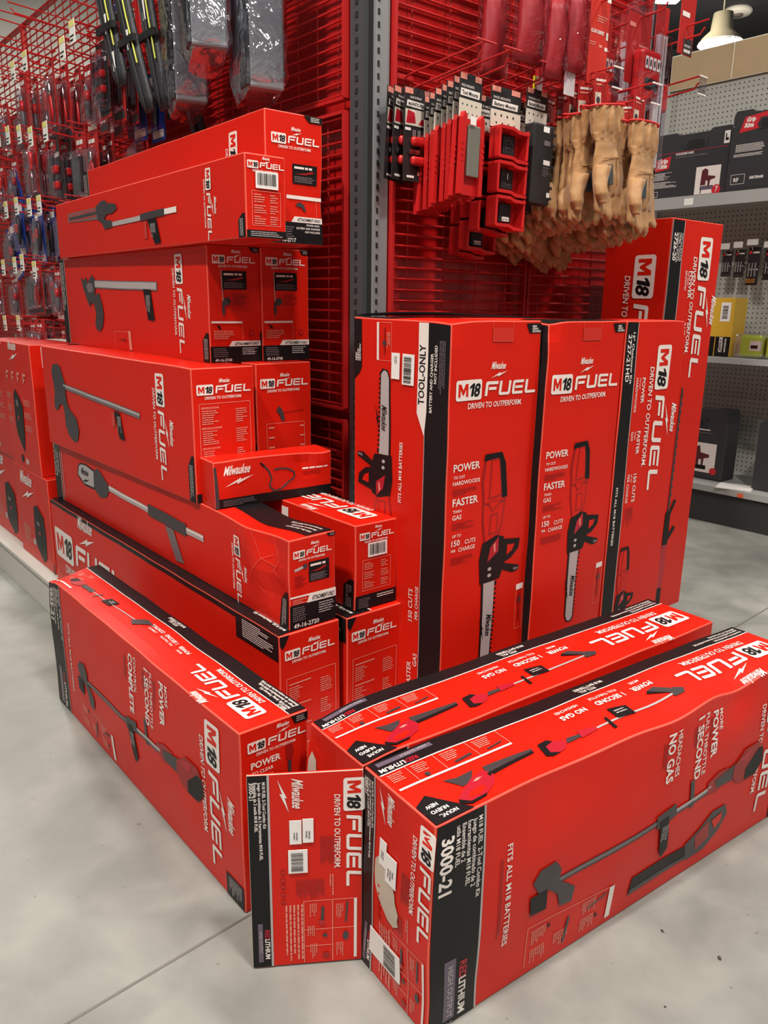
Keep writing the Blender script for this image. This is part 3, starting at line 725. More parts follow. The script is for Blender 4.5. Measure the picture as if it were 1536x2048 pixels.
def att_end(E, kind, st=None, num='49-16-2720'):
    """end print of the smaller attachment cartons"""
    logo(E, .09, .80 if kind != 'C' else .86, 'r', E.w * .82, mil=False)
    milwaukee(E.fr(.46, .90 if kind != 'C' else .935, 'r'), 0, 0, E.w * .2, WHT, 2)
    lo = .30 if kind in 'PT' else .155
    if kind in 'PCT2'.replace('T', ''):
        E.rect(.004, .004, .996, lo * .92, BLK, 1)
        E.poly([(.36, lo * .92), (.42, lo * 1.22), (.996, lo * 1.22), (.996, lo * .92)], WHT, 2)
        E.text('ATTACHMENT-ONLY', .47, lo * .98, E.h * lo * .16, BLK, 3, 'r', w=E.w * .49, shear=.1, bold=.03)
        tiny(E, .06, lo * .30, .36, lo * .85, 5, MGR, 2, 'r', 2, rag=.2); tiny(E, .62, lo * .40, .95, lo * .85, 4, GRY, 2, 'r', 3, rag=.3)
        E.text(num, .08, lo * .06, E.h * lo * .17, WHT, 2, 'r', bold=.02)
        E.poly([(.80, .996), (.86, .955), (.996, .955), (.996, .996)], BLK, 2); tiny(E, .88, .962, .97, .99, 2, GRY, 3, 'r', 4, rag=.1)
def powered(E, a0, b0, a1, b1):
    E.rect(a0, b0, a1, b1, BLK, 2); tiny(E, a0 + .03, b0 + (b1 - b0) * .72, a1 - .05, b0 + (b1 - b0) * .92, 1, WHT, 3, 'r', 2, .6, .1)
    tiny(E, a0 + .03, b0 + .01, a1 - .04, b0 + (b1 - b0) * .40, 4, MGR, 3, 'r', 5, .5, .2)
    E.poly([(a0 + .04, b0 + (b1 - b0) * .5), ((a0 + a1) / 2, b0 + (b1 - b0) * .48), (a1 - .05, b0 + (b1 - b0) * .62), (a1 - .10, b0 + (b1 - b0) * .70), ((a0 + a1) / 2, b0 + (b1 - b0) * .58)], DRD, 3)
def far_strip(S, a=.06):
    S.rect(.003, .004, a, .996, BLK, 1); S.rect(a, .004, a + .004, .996, GRY, 1)
    for i in range(3): tiny(S, .006 + i * (a - .01) / 3, .35, (i + 1) * (a - .01) / 3, .96, 1, WHT, 2, 'cw', i + 3, .7, .3)
def low_tab(S, w=.05, h=.3):
    S.poly([(.997 - w, .004), (.997, .004), (.997, h), (.997 - w * .35, h), (.997 - w, h * .75)], BLK, 2)
    tiny(S, .997 - w * .8, .02, .992, h * .8, 4, GRY, 3, 'cw', 8, rag=.2)
def paint_P1(f, st):
    S = f['side']; far_strip(S, .045); low_tab(S, .022, .42); T = f['top']
    S.poly([(.16, .60), (.165, .76), (.18, .82), (.215, .84), (.275, .80), (.29, .63), (.27, .50), (.20, .48)], BLK, 1)
    S.poly([(.166, .62), (.172, .76), (.185, .80), (.215, .815), (.262, .78), (.262, .53), (.20, .51)], GRY, 2)
    milwaukee(S.fr(.185, .63), 0, 0, .075, BLK, 3)
    S.poly([(.262, .56), (.264, .80), (.285, .86), (.305, .82), (.32, .76), (.342, .68), (.345, .58), (.33, .47), (.30, .42), (.275, .47)], DGR, 3)
    S.stroke((.345, .63), (.75, .57), .017, GRY, 2); S.stroke((.345, .645), (.75, .587), .005, WHT, 3)
    S.poly([(.535, .53), (.535, .69), (.69, .66), (.69, .50)], DGR, 4)
    S.poly([(.605, .50), (.64, .50), (.672, .10), (.64, .08)], MGR, 3)
    logo(S, .855, .84, 'cw', .165, milw=2.2)
    S.rect(.06, .05, .063, .88, GRY, 2)
    T.rect(.004, .006, .25, .60, BLK, 1); T.poly([(.25, .60), (.25, .006), (.34, .006)], BLK, 1)
    for i, t in enumerate(('Accessoire scie M18 FUEL', 'Accesorio M18 FUEL', 'Pole Saw Attachment')): T.text(t, .015, .12 + i * .13, .0080, WHT, 2, 'r', bold=.02)
    T.rect(.235, .80, .275, .88, WHT, 2); T.text('M18', .24, .815, .007, RED, 3)
    E = f['end']; att_end(E, 'P', num='49-16-2720'); powered(E, .42, .50, .86, .72)
    E.stroke((.12, .66), (.36, .69), .006, GRY, 2); E.poly([(.28, .70), (.36, .72), (.40, .68), (.33, .65)], DGR, 3)
    E.rect(.004, .355, .996, .375, WHT, 2); tiny(E, .06, .28, .40, .34, 3, PNK, 2, 'r', 4); tiny(E, .12, .46, .38, .60, 4, DRD, 2, 'r', 6)
    # pale scuffs where the crushed corner has creased
    for q in ([(.905, .98), (.93, .70), (.955, .78)], [(.93, .70), (.90, .45), (.94, .30)], [(.955, .93), (.975, .75), (.96, .60), (.985, .52)], [(.93, .70), (.965, .66)]):
        S.line(q, .0012, EDGE, 5)
P1 = carton('P1', 'long red carton picturing a pole saw, its near corner crushed and creased', 1.467, .118, .198, -.193, 1.502, .4395, 130.0, 1, paint_P1, bulge=.003, nz=.002,
       dents=[((.07, 0, .19), .05, (.0, -.013, -.006)), ((.12, 0, .11), .04, (0, .006, 0)), ((.05, 0, .07), .04, (0, -.008, 0)), ((.16, 0, .17), .05, (0, .007, 0)), ((.17, -.06, .198), .09, (0, 0, -.012))], step=.022)
def paint_P2(f, st):
    T = f['top']; logo(T, .025, .25, 'r', .31, mil=True, milw=1.8)
    S = f['side']; low_tab(S, .025, .36); S.rect(.80, .80, .82, .93, WHT, 2)
    E = f['end']; logo(E, .09, .83, 'r', E.w * .82, mil=False); milwaukee(E.fr(.46, .93), 0, 0, .022, WHT, 2)
    E.rect(.004, .004, .996, .17, BLK, 1); tiny(E, .08, .02, .36, .14, 6, MGR, 2, 'r', 3, rag=.2); tiny(E, .52, .10, .95, .15, 2, WHT, 2, 'r', 3, rag=.2)
    E.line([(.16, .22), (.16, .58), (.84, .58), (.84, .22), (.16, .22)], .0010, PNK, 2)
    for i, b in enumerate((.54, .43, .32)): tiny(E, .2, b - .08, .45, b + .01, 4, PNK, 2, 'r', i); tiny(E, .6, b - .08, .8, b + .01, 4, PNK, 2, 'r', i + 6)
    st('barcode_label', 'end', .28, .61, .74, .775, lambda G, *q: barcode(G, .29, .60, .73, .78, 2, 'r', 8), lab='white barcode label')
P2 = carton('P2', 'small red carton with barcode label, against the tool-only chainsaw carton', 1.466, .118, .198, -.062, 1.615, .4395, 129.5, 1, paint_P2, bulge=.002, nz=.0015, step=.1)
def paint_E(vis):
    def pt(f, st):
        S = f['side']
        S.poly([(.085, .76), (.10, .83), (.14, .85), (.165, .83), (.185, .74), (.205, .66), (.20, .58), (.205, .48), (.225, .42), (.27, .36), (.285, .24), (.265, .13), (.235, .11), (.20, .15), (.175, .24), (.175, .38), (.165, .46), (.135, .44), (.12, .385), (.09, .38), (.088, .46), (.10, .55), (.095, .66)], DGR, 3)
        S.stroke((.185, .64), (.725, .555), .0165, MGR, 2); S.stroke((.185, .648), (.725, .563), .006, GRY, 3)
        S.poly([(.565, .54), (.60, .535), (.625, .30), (.59, .31)], BLK, 4); tiny(S, .585, .35, .608, .50, 2, GRY, 5, 'cw', 3)
        S.rect(.545, .40, .565, .52, TAPE, 2)
        logo(S, .827, .925, 'cw', .265, milw=2.2); low_tab(S, .028, .36)
        E = f['end']; logo(E, .07, .815, 'r', E.w * .86, mil=False); milwaukee(E.fr(.42, .885), 0, 0, .032, WHT, 2)
        if vis == 1:
            E.line([(.10, .30), (.10, .74), (.92, .74), (.92, .30), (.10, .30)], .0011, PNK, 2)
            for i, b in enumerate((.715, .565, .415)):
                E.text(('SPECIFICATIONS', 'ESPECIFICACIONES', 'SPÉCIFICATIONS')[i], .13, b - .012, .0045, PNK, 2, bold=.03); tiny(E, .14, b - .13, .40, b - .02, 5, PNK, 2, 'r', i + 3); tiny(E, .68, b - .13, .88, b - .02, 5, PNK, 2, 'r', i + 13)
            tiny(E, .25, .235, .78, .265, 1, PNK, 2, 'r', 3, .6, 0)
        else:
            E.line([(.18, .14), (.16, .52), (.86, .52), (.88, .14), (.18, .14)], .0009, PNK, 2)
            E.stroke((.42, .60), (.86, .615), .0018, DRD, 2); E.poly([(.34, .62), (.40, .66), (.46, .62), (.50, .55), (.44, .53), (.40, .59)], DGR, 3)
            for b in (.48, .40, .32, .24): E.rect(.20, b, .30, b + .012, PNK, 2); E.rect(.78, b, .86, b + .01, PNK, 2)
            E.rect(.36, .08, .68, .10, PNK, 2)
        E.rect(.004, .004, .996, .07, BLK, 1)
    return pt
E1 = carton('E1', 'red carton picturing a brush cutter head, white specification table on its end', 1.057, .164, .317, -.443, 1.785, .638, 130.4, 1, paint_E(1), bulge=.003, nz=.0015, step=.08)
E2 = carton('E2', 'red carton right of the specification-table carton, tiny tool picture on its end', 1.056, .164, .317, -.322, 1.946, .638, 130.1, 1, paint_E(2), bulge=.002, nz=.0012, step=.1)
def paint_C(f, st):
    S = f['side']; far_strip(S, .045)
    S.stroke((.28, .70), (.735, .665), .024, MGR, 2); S.stroke((.28, .70), (.73, .667), .018, GRY, 3)
    S.poly([(.19, .79), (.215, .74), (.235, .78), (.25, .72), (.285, .80), (.305, .76), (.305, .64), (.30, .58), (.335, .60), (.355, .48), (.36, .36), (.345, .24), (.32, .185), (.295, .20), (.285, .26), (.30, .38), (.29, .48), (.262, .50), (.255, .44), (.24, .49), (.225, .56), (.205, .66)], DGR, 4)
    S.poly([(.235, .68), (.26, .72), (.29, .70), (.29, .62), (.25, .60)], MGR, 5)
    S.poly([(.65, .64), (.695, .635), (.71, .335), (.67, .34)], BLK, 4); tiny(S, .665, .40, .69, .58, 2, GRY, 5, 'cw', 4)
    S.rect(.53, .02, .548, .215, PNK, 2); S.line([(.43, .04), (.43, .20), (.53, .205)], .001, PNK, 2); S.poly([(.45, .12), (.51, .13), (.51, .10)], DRD, 2)
    logo(S, .845, .945, 'cw', .245, milw=2.2); low_tab(S, .03, .26)
    E = f['end']; att_end(E, 'C', num='49-16-2740'); powered(E, .27, .635, .74, .79)
    E.stroke((.25, .80), (.27, .54), .0022, GRY, 3); E.poly([(.25, .52), (.30, .56), (.38, .57), (.43, .53), (.37, .50), (.30, .50), (.30, .43), (.27, .40), (.25, .45)], DGR, 3)
    E.rect(.04, .345, .64, .362, WHT, 2); E.line([(.64, .345), (.64, .20)], .0007, PNK, 2); E.poly([(.13, .33), (.20, .32), (.22, .29), (.17, .30)], BLK, 3)
    tiny(E, .08, .205, .5, .285, 5, PNK, 2, 'r', 3); tiny(E, .45, .50, .75, .60, 3, DRD, 2, 'r', 7); E.disc(.82, .255, .008, DRD, 2); E.disc(.82, .255, .0045, RED, 3)
C1 = carton('C1', 'red carton picturing a cultivator head, left of the attachment-only pair', 1.081, .142, .277, -.431, 1.945, .9555, 129.5, 1, paint_C, bulge=.002, nz=.0012, step=.08)
C2 = carton('C2', 'red attachment-only carton next to the wire grid, under the topmost carton', 1.080, .141, .277, -.315, 2.028, .9555, 129.6, 1, paint_C, bulge=.002, nz=.001, step=.1)
def paint_T1(f, st):
    S = f['side']
    S.poly([(.095, .62), (.098, .78), (.32, .77), (.32, .57)], MGR, 1)
    for i in range(17):
        a = .105 + i * .0125
        S.rect(a, .715, a + .006, .755, RED, 2); S.rect(a, .615, a + .006, .655, RED, 2)
    S.rect(.105, .66, .32, .705, DGR, 2)
    S.poly([(.30, .78), (.33, .85), (.36, .86), (.375, .80), (.425, .76), (.435, .68), (.405, .62), (.37, .62), (.35, .55), (.40, .50), (.40, .40), (.35, .39), (.335, .50), (.31, .56)], DGR, 3)
    S.stroke((.39, .445), (.735, .49), .012, GRY, 2); S.stroke((.56, .47), (.68, .485), .017, DGR, 3); S.stroke((.68, .487), (.735, .492), .013, WHT, 3)
    S.poly([(.595, .42), (.64, .42), (.655, .06), (.625, .05)], BLK, 4); tiny(S, .61, .12, .635, .35, 2, GRY, 5, 'cw', 4); S.rect(.575, .15, .59, .40, TAPE, 2)
    logo(S, .862, .925, 'cw', .150, milw=2.2); low_tab(S, .022, .30)
    E = f['end']; logo(E, .05, .84, 'r', E.w * .9, mil=False); milwaukee(E.fr(.42, .93), 0, 0, .02, WHT, 2)
    E.line([(.15, .16), (.15, .57), (.86, .57), (.86, .16), (.15, .16)], .0009, PNK, 2)
    for i, b in enumerate((.52, .39, .26)): tiny(E, .2, b - .09, .5, b + .02, 4, PNK, 2, 'r', i); tiny(E, .6, b - .09, .82, b + .02, 4, PNK, 2, 'r', i + 6)
    st('barcode_label', 'end', .24, .60, .80, .80, lambda G, *q: barcode(G, .25, .60, .79, .80, 2, 'r', 9), lab='white barcode label')
    E.rect(.004, .004, .996, .10, BLK, 1); tiny(E, .1, .02, .9, .09, 3, GRY, 2, 'r', 2, rag=.2)
T1 = carton('T1', 'slim red carton picturing a hedge trimmer head, near the top of the left stack', 1.259, .097, .166, -.297, 1.732, 1.2335, 128.9, 1, paint_T1, bulge=.002, nz=.0012, step=.08)
def paint_T2(f, st):
    S = f['side']; far_strip(S, .04); logo(S, .868, .90, 'cw', .235, milw=2.2); S.poly([(.22, .30), (.30, .55), (.36, .30)], DGR, 2)
    E = f['end']; logo(E, .10, .77, 'r', E.w * .83, mil=False); milwaukee(E.fr(.44, .86), 0, 0, .028, WHT, 2)
    E.poly([(.66, .996), (.76, .945), (.996, .945), (.996, .996)], BLK, 2); tiny(E, .79, .952, .95, .99, 3, WHT, 3, 'r', 4, rag=.1)
    powered(E, .45, .47, .90, .62); E.rect(.34, .35, .996, .378, WHT, 2); E.line([(.90, .35), (.90, .22)], .0007, PNK, 2)
    E.poly([(.50, .31), (.58, .33), (.66, .31), (.70, .26), (.66, .26), (.62, .29), (.54, .29)], DGR, 3)
    E.rect(.004, .004, .996, .17, BLK, 1); E.poly([(.42, .17), (.48, .215), (.996, .215), (.996, .17)], WHT, 2)
    E.text('ATTACHMENT-ONLY', .53, .182, .0065, BLK, 3, w=.066, shear=.1, bold=.03)
    E.text('POWER HEAD,', .95, .145, .0042, WHT, 2, al='r', bold=.02); E.text('BATTERY AND CHARGER', .95, .118, .0042, WHT, 2, al='r', bold=.02); E.text('NOT INCLUDED', .95, .091, .0042, WHT, 2, al='r', bold=.02)
    tiny(E, .1, .05, .5, .14, 4, MGR, 2, 'r', 4, rag=.2); E.text('49-16-2717', .14, .015, .0085, WHT, 2, bold=.02)
T2 = carton('T2', 'largest red carton at the very top of the left stack, attachment-only strip on its end', 1.192, .151, .277, -.272, 1.858, 1.2335, 128.7, 1, paint_T2, bulge=.003, nz=.0012,
       dents=[((0, -.151, .10), .05, (.003, .003, 0))], step=.04)
def paint_S(f, st):
    E = f['end']; E.rect(.004, .004, .996, .20, BLK, 1); E.poly([(.0, .0), (.0, .9), (.02, .9), (.03, .2), (.03, 0)], DGR, 2)
    milwaukee(E.fr(.075, .66), 0, 0, .075, WHT, 2)
    pts = [(.40, .80), (.44, .66), (.46, .50), (.44, .34), (.48, .22), (.54, .24), (.60, .36), (.66, .48), (.66, .60), (.60, .68), (.54, .70), (.48, .68)]
    E.line(pts, .0045, DGR, 2); E.line([(.37, .86), (.40, .78)], .005, BLK, 3); E.line([(.54, .27), (.60, .38)], .002, MGR, 3)
    tiny(E, .74, .62, .96, .70, 1, WHT, 2, 'r', 3, .5, 0); tiny(E, .74, .50, .90, .60, 2, DRD, 2, 'r', 3); tiny(E, .06, .03, .34, .17, 4, MGR, 2, 'r', 4)
SB = carton('SB', 'small flat red carton picturing a shoulder strap, set across the pole saw carton', .075, .317, .111, -.388, 1.735, .6385, 127.0, 1, paint_S, bulge=.002, nz=.002,
       dents=[((0, -.24, .09), .03, (.007, 0, -.004)), ((0, -.29, .10), .03, (-.004, 0, -.006)), ((0, -.02, .1), .03, (.004, 0, -.003))], step=.02)

# ------------------------------------------------------------------ upright chainsaw cartons
def saw_front(F, saw_b=.165):
    logo(F, .065, .835, 'r', F.w * .88, milw=1.7)
    fr = F.fr(.525, saw_b); art_chainsaw(fr, F.h * (.70 - saw_b), 1, 1.42); saw_text(F, .485, saw_b + .135, .062, 'cw')
    for t, b, h in (('POWER', .672, .0165), ('FASTER', .592, .0165)): F.text(t, .065, b, h, WHT, 2, bold=.02)
    F.text('TO CUT', .07, .655, .0065, WHT, 2); F.text('HARDWOODS', .065, .640, .0088, WHT, 2, bold=.015); tiny(F, .065, .615, .33, .632, 2, DRD, 2)
    F.text('THAN', .07, .576, .0065, WHT, 2); F.text('GAS', .065, .560, .0105, WHT, 2, bold=.015); tiny(F, .065, .535, .3, .553, 2, DRD, 2)
    F.text('UP TO', .07, .518, .0065, WHT, 2); F.text('150', .065, .497, .0135, WHT, 2, bold=.02); F.text('CUTS', .205, .497, .010, WHT, 2)
    F.text('PER', .065, .483, .006, WHT, 2); F.text('CHARGE', .14, .481, .0095, WHT, 2); tiny(F, .065, .45, .32, .47, 3, DRD, 2)
    F.rect(.87, .335, .965, .35, WHT, 2); F.line([(.87, .335), (.87, .23), (.965, .23), (.965, .335)], .0008, PNK, 2); F.stroke((.92, .33), (.92, .25), .004, DRD, 3); F.poly([(.90, .30), (.90, .315), (.94, .315), (.94, .30)], DGR, 3)
    F.poly([(.82, .994), (.86, .972), (.994, .972), (.994, .994)], BLK, 2); F.text('NEW', .89, .985, .0045, WHT, 3, bold=.03); F.text('NUEVO', .89, .9795, .0042, WHT, 3, bold=.03); F.text('NOUVEAU', .89, .9738, .0042, WHT, 3, bold=.03)
    F.rect(.43, .955, .66, .985, TAPE, 2); F.line([(.43, .998), (.43, .955), (.66, .955), (.66, .998)], .001, EDGE, 3)
def paint_V1(f, st):
    saw_front(f['side'])
    E = f['end']
    E.rect(.78, .004, .996, .996, BLK, 1); E.rect(.775, .004, .78, .76, GRY, 2)
    E.poly([(.70, .996), (.795, .996), (.795, .80), (.775, .745), (.70, .795)], WHT, 2)
    E.text('TOOL-ONLY', .77, .815, .019, BLK, 3, 'ccw', w=.125, bold=.02)
    E.text('BATTERY AND CHARGER', .845, .80, .0078, WHT, 2, 'ccw', bold=.02); E.text('NOT INCLUDED', .882, .865, .0078, WHT, 2, 'ccw', bold=.02); tiny(E, .90, .84, .96, .96, 3, MGR, 2, 'cw', 5, rag=.2)
    E.poly([(.004, .996), (.09, .996), (.09, .885), (.06, .87), (.004, .855)], BLK, 2)
    for i, t in enumerate(('NEW', 'NUEVO', 'NOUVEAU')): E.text(t, .035 + i * .022, .90, .0055, WHT, 3, 'ccw', bold=.03)
    E.rect(.262, .905, .285, .992, WHT, 2); E.line([(.285, .992), (.42, .992), (.42, .905), (.285, .905)], .0008, PNK, 2); E.stroke((.345, .98), (.345, .92), .004, DRD, 3); E.disc(.345, .945, .006, DGR, 4); tiny(E, .37, .93, .41, .97, 3, PNK, 3, 'cw')
    fr = E.fr(.325, .895, 'r'); fr.ux = (1, 0); fr.uy = (0, -1)
    # picture of the saw with its bar pointing up
    class Flip:
        def __init__(s, F, x, y): s.F = F; s.x = x; s.y = y
        def poly(s, pts, m, l=1): s.F.polym([(s.x - px, s.y - py) for px, py in pts], m, l)
    art_chainsaw(Flip(E, .345 * E.w, .885 * E.h), E.h * .50, 1, 1.40)
    saw_text(E, .312, .80, .065, 'cw')
    E.text('FITS ALL M18 BATTERIES', .56, .575, .0105, WHT, 2, 'ccw', w=.135, bold=.015)
    for t, a, b, h in (('150 CUTS', .70, .335, .014), ('PER CHARGE', .76, .345, .010), ('GAS', .76, .22, .013), ('FASTER', .70, .16, .014)): E.text(t, a, b - .05, h, WHT, 2, 'ccw', bold=.01)
    st('price_sticker', 'end', .43, .865, .515, .925, lambda G, *q: tiny(G, .46, .90, .49, .918, 2, MGR, 2, 'cw', 4), lab='small white sticker')
    st('barcode_label', 'end', .545, .855, .665, .925, lambda G, *q: barcode(G, .55, .855, .66, .925, 2, 'cw', 8), lab='white barcode label')
    T = f['top']; T.rect(.01, .62, .99, .99, BLK, 1); T.stroke((0, .5), (1, .5), .002, BLK, 2)
V1 = carton('V1', 'upright red chainsaw carton at the gondola corner, marked tool-only on its left side', .278, .310, .931, .128, 1.576, .140, 40.2, -1, paint_V1, bulge=.005, nz=.002,
       dents=[((0, 0, .93), .03, (.003, .003, -.004)), ((0, .31, .931), .08, (0, 0, .003))], step=.024)
lid = MB(); pts = []
n = 14
for i in range(n + 1):
    t = i / n; pts.append((.004 + .26 * t, .306 - .29 * t * t, .9355 + .007 * math.sin(math.pi * t)))
vs = [(x, y, z) for x, y, z in pts] + [(.275, .306, .937)]
top_v = [(x, y, z + .003) for x, y, z in vs]; m_ = len(vs)
lid.add(vs + top_v, [tuple(range(m_)), tuple(range(2 * m_ - 1, m_ - 1, -1))] + [(i, (i + 1) % m_, (i + 1) % m_ + m_, i + m_) for i in range(m_)], BLK)
o = lid.build('top_flap', V1); o['label'] = 'black printed top flap bowed slightly upward'
def paint_V2(f, st):
    saw_front(f['side'], .205); T = f['top']; T.rect(.01, .01, .99, .3, BLK, 1)
    S = f['end']; S.rect(.78, .004, .996, .996, BLK, 1)
V2 = carton('V2', 'middle upright red chainsaw carton with pale scuffed upper left corner', .287, .300, .931, .3535, 1.7405, .140, 40.0, -1, paint_V2, bulge=.004, nz=.002,
       dents=[((.0, 0, .925), .04, (.010, .010, -.007)), ((.0, 0, .85), .04, (.006, .003, 0))], step=.022)
def paint_V2b(f, st):
    S = f['side']
    S.rect(.003, .004, .175, .996, BLK, 1); S.rect(.175, .004, .184, .996, GRY, 1)
    S.text('2727-21HD', .035, .965, .0150, WHT, 2, 'cw', bold=.02, w=.115); S.text('16" Chainsaw Kit', .105, .97, .0090, WHT, 2, 'cw', w=.125, bold=.02)
    S.text('FITS ALL M18 BATTERIES', .05, .555, .0085, WHT, 2, 'cw', w=.155, bold=.015)
    logo(S, .565, .935, 'cw', .375, milw=1.9)
    for (t1, t2, t3), b in ((('POWER', 'TO CUT', 'HARDWOODS'), .850), (('FASTER', 'THAN', 'GAS'), .705), (('150 CUTS', 'UP TO', 'PER CHARGE'), .585)):
        S.text(t1, .315, b, .0135, WHT, 2, 'cw', bold=.02); S.text(t3, .215, b, .0095, WHT, 2, 'cw', bold=.01); S.text(t2, .27, b, .0055, WHT, 2, 'cw')
    tiny(S, .22, .43, .36, .49, 4, DRD, 2, 'cw', 4)
    fr = S.fr(.30, .012); art_chainsaw(fr, S.h * .36, 1, 1.3)
V2b = carton('V2b', 'rightmost upright red chainsaw kit carton with black strip and sideways lettering', .267, .145, .931, .5790, 1.9260, .140, 40.0, -1, paint_V2b, bulge=.003, nz=.0015,
        dents=[((.262, 0, .93), .03, (-.003, .002, -.003))], step=.03)
def paint_V3(f, st):
    S = f['side']
    S.rect(.003, .004, .22, .996, BLK, 1); S.rect(.22, .004, .23, .996, GRY, 1); S.rect(.0, .004, .008, .996, GRY, 2)
    S.text('2726-20', .05, .968, .0165, WHT, 2, 'cw', bold=.03); S.text('Hedge Trimmer', .15, .968, .0085, WHT, 2, 'cw', bold=.015); S.text('Cortasetos M18 FUEL', .115, .968, .0065, WHT, 2, 'cw'); S.text('Taille-haie M18 FUEL', .185, .968, .0065, WHT, 2, 'cw')
    logo(S, .595, .965, 'cw', .40, milw=2.0)
    S.text('POWER', .405, .885, .016, WHT, 2, 'cw', bold=.02); S.text('TO CUT', .37, .885, .008, WHT, 2, 'cw'); S.text('BRANCHES', .33, .885, .008, WHT, 2, 'cw')
    S.text('3/4"', .37, .765, .017, WHT, 2, 'cw', bold=.02)
    S.stroke((.505, .605), (.485, .27), .009, DGR, 2)
    for i in range(15): S.stroke((.515 - i * .0012, .59 - i * .0215), (.535 - i * .0012, .583 - i * .0215), .005, DGR, 3)
    S.stroke((.50, .27), (.62, .31), .016, BLK, 3); S.stroke((.50, .20), (.66, .235), .018, BLK, 3)
    S.poly([(.44, .28), (.54, .29), (.55, .19), (.44, .18)], BLK, 3); S.poly([(.43, .19), (.55, .19), (.54, .06), (.42, .06)], LRD, 3); S.poly([(.40, .07), (.53, .07), (.54, .0), (.40, .0)], BLK, 4)
    E = f['end']; logo(E, .535, .92, 'cw', .40, mil=False)
    E.text('POWER', .40, .76, .017, WHT, 2, 'cw', bold=.02); E.text('TO CUT', .34, .76, .009, WHT, 2, 'cw'); E.text('BRANCHES', .27, .76, .008, WHT, 2, 'cw')
    T = f['top']; T.rect(.01, .01, .99, .5, BLK, 1)
V3 = carton('V3', 'tallest upright red carton, a hedge trimmer box under the tan gloves', .280, .211, 1.204, .789, 2.293, .140, 40.0, -1, paint_V3, bulge=.003, nz=.0012, step=.1)

# ------------------------------------------------------------------ battery charger cartons on the deck at the far left
def paint_pack(big):
    def pt(f, st):
        S = f['side']
        if big:
            milwaukee(S.fr(.28, .93), 0, 0, S.w * .32, WHT, 2); 
            for i in range(4):
                a = .12 + i * .2; S.rect(a, .755, a + .09, .775, PNK, 2); S.rect(a, .70, a + .025, .775, PNK, 2); S.rect(a, .72, a + .06, .735, PNK, 2)
            S.poly([(.34, .26), (.30, .34), (.32, .58), (.38, .64), (.50, .60), (.62, .52), (.60, .28), (.52, .14)], BLK, 2)
            S.poly([(.40, .56), (.48, .55), (.48, .50), (.40, .51)], MGR, 3); S.rect(.42, .40, .48, .43, LRD, 3)
            for b in (.55, .45, .35): tiny(S, .06, b, .26, b + .05, 2, PNK, 2); tiny(S, .66, b - .02, .9, b + .03, 2, PNK, 2)
            S.disc(.40, .08, .016, BLK, 2); S.text('18V', .52, .05, .02, WHT, 2, bold=.03)
            E = f['end']; E.rect(.10, .83, .34, .985, WHT, 2); E.text('M18', .15, .975, .022, BLK, 3, 'cw', w=.06, bold=.03); E.rect(.12, .34, .16, .60, PNK, 2)
        else:
            milwaukee(S.fr(.18, .80), 0, 0, S.w * .42, WHT, 2)
            S.poly([(.55, .16), (.52, .30), (.55, .62), (.66, .66), (.82, .56), (.84, .34), (.80, .10), (.70, .04)], BLK, 2)
            S.rect(.62, .44, .70, .48, MGR, 3); S.rect(.64, .34, .70, .37, LRD, 3); tiny(S, .14, .16, .46, .36, 5, PNK, 2)
            S.rect(.44, .18, .52, .25, GRY, 3)
            E = f['end']; S.rect(.97, .0, 1, .1, BLK, 1)
    return pt
def pcart(key, s_far, s_near, z, H, D, lab, big, d_front=.45, nz=.0015):
    # near end faces right along the gondola; local x runs away along the left side
    p = LA(s_near, d_front, z)
    return carton(key, lab, s_far - s_near, D, H, p.x, p.y, z, 130, 1, paint_pack(big), bulge=.003, nz=nz, step=.12, group=None)
pcart('L1', 1.63, 1.235, .1395, .35, .36, 'red battery carton on the low deck at left, white script logo and charger picture', False)
pcart('L2', 1.63, 1.285, .4905, .46, .38, 'tall red carton at left with a battery tower picture, standing on another carton', True)
pcart('L3', 2.12, 1.66, .1395, .36, .36, 'red carton on the deck behind the script-logo battery carton, at the left edge', False, .43)
pcart('L4', 2.10, 1.645, .5005, .44, .38, 'tall red battery tower carton cut off by the left edge, second in its row', True, .44)
pcart('L5', 2.62, 2.15, .1395, .36, .36, 'third red carton along the deck at the extreme left', False, .43)
o = CARTONS['L2']
tp = MB(); tp.box((.20, -.20, .4615), (.34, .06, .0008), CREAM); o2 = tp.build('packing_tape', o); o2['label'] = 'pale tape strip on top'
# ------------------------------------------------------------------ hooks and cards on the left wire grid
PAPER = mat('card_red', (0.40, 0.016, 0.014), 0.42, var=0.06)
PAPD = mat('card_black', (0.02, 0.019, 0.02), 0.4)
PAPB = mat('card_blue', (0.012, 0.05, 0.30), 0.4)
TOOLG = mat('tool_grey', (0.16, 0.16, 0.17), 0.4, metal=.3)
TOOLK = mat('tool_black', (0.015, 0.015, 0.017), 0.45)
TOOLR = mat('tool_red', (0.50, 0.012, 0.012), 0.35)
STEEL = mat('tool_steel', (0.5, 0.5, 0.5), 0.25, metal=1.0)
TAGW = mat('price_tag_white', (0.80, 0.79, 0.74), 0.5)
TAGY = mat('price_tag_yellow', (0.75, 0.66, 0.22), 0.5)
CARDW = mat('card_picture_cream', (0.62, 0.55, 0.46), 0.5)
def hook_mesh(length, tagged=True, rise=.02, tagm=None):
    r = .0026; mb = MB()
    mb.box((0, .0, 0), (.05, .003, .012), WIRE)
    mb.tube([(0, 0, 0), (0, -.02, 0), (0, -length, rise), (0, -length - .012, rise + .014)], r, WIRE, 6)
    mb.tube([(0, 0, .03), (0, -.03, .03 + rise * .2), (0, -length - .02, .03 + rise)], r * .9, WIRE, 6)
    mb.box((0, 0, .03), (.05, .003, .010), WIRE)
    return mb.mesh('peg_hook')
HK = {}
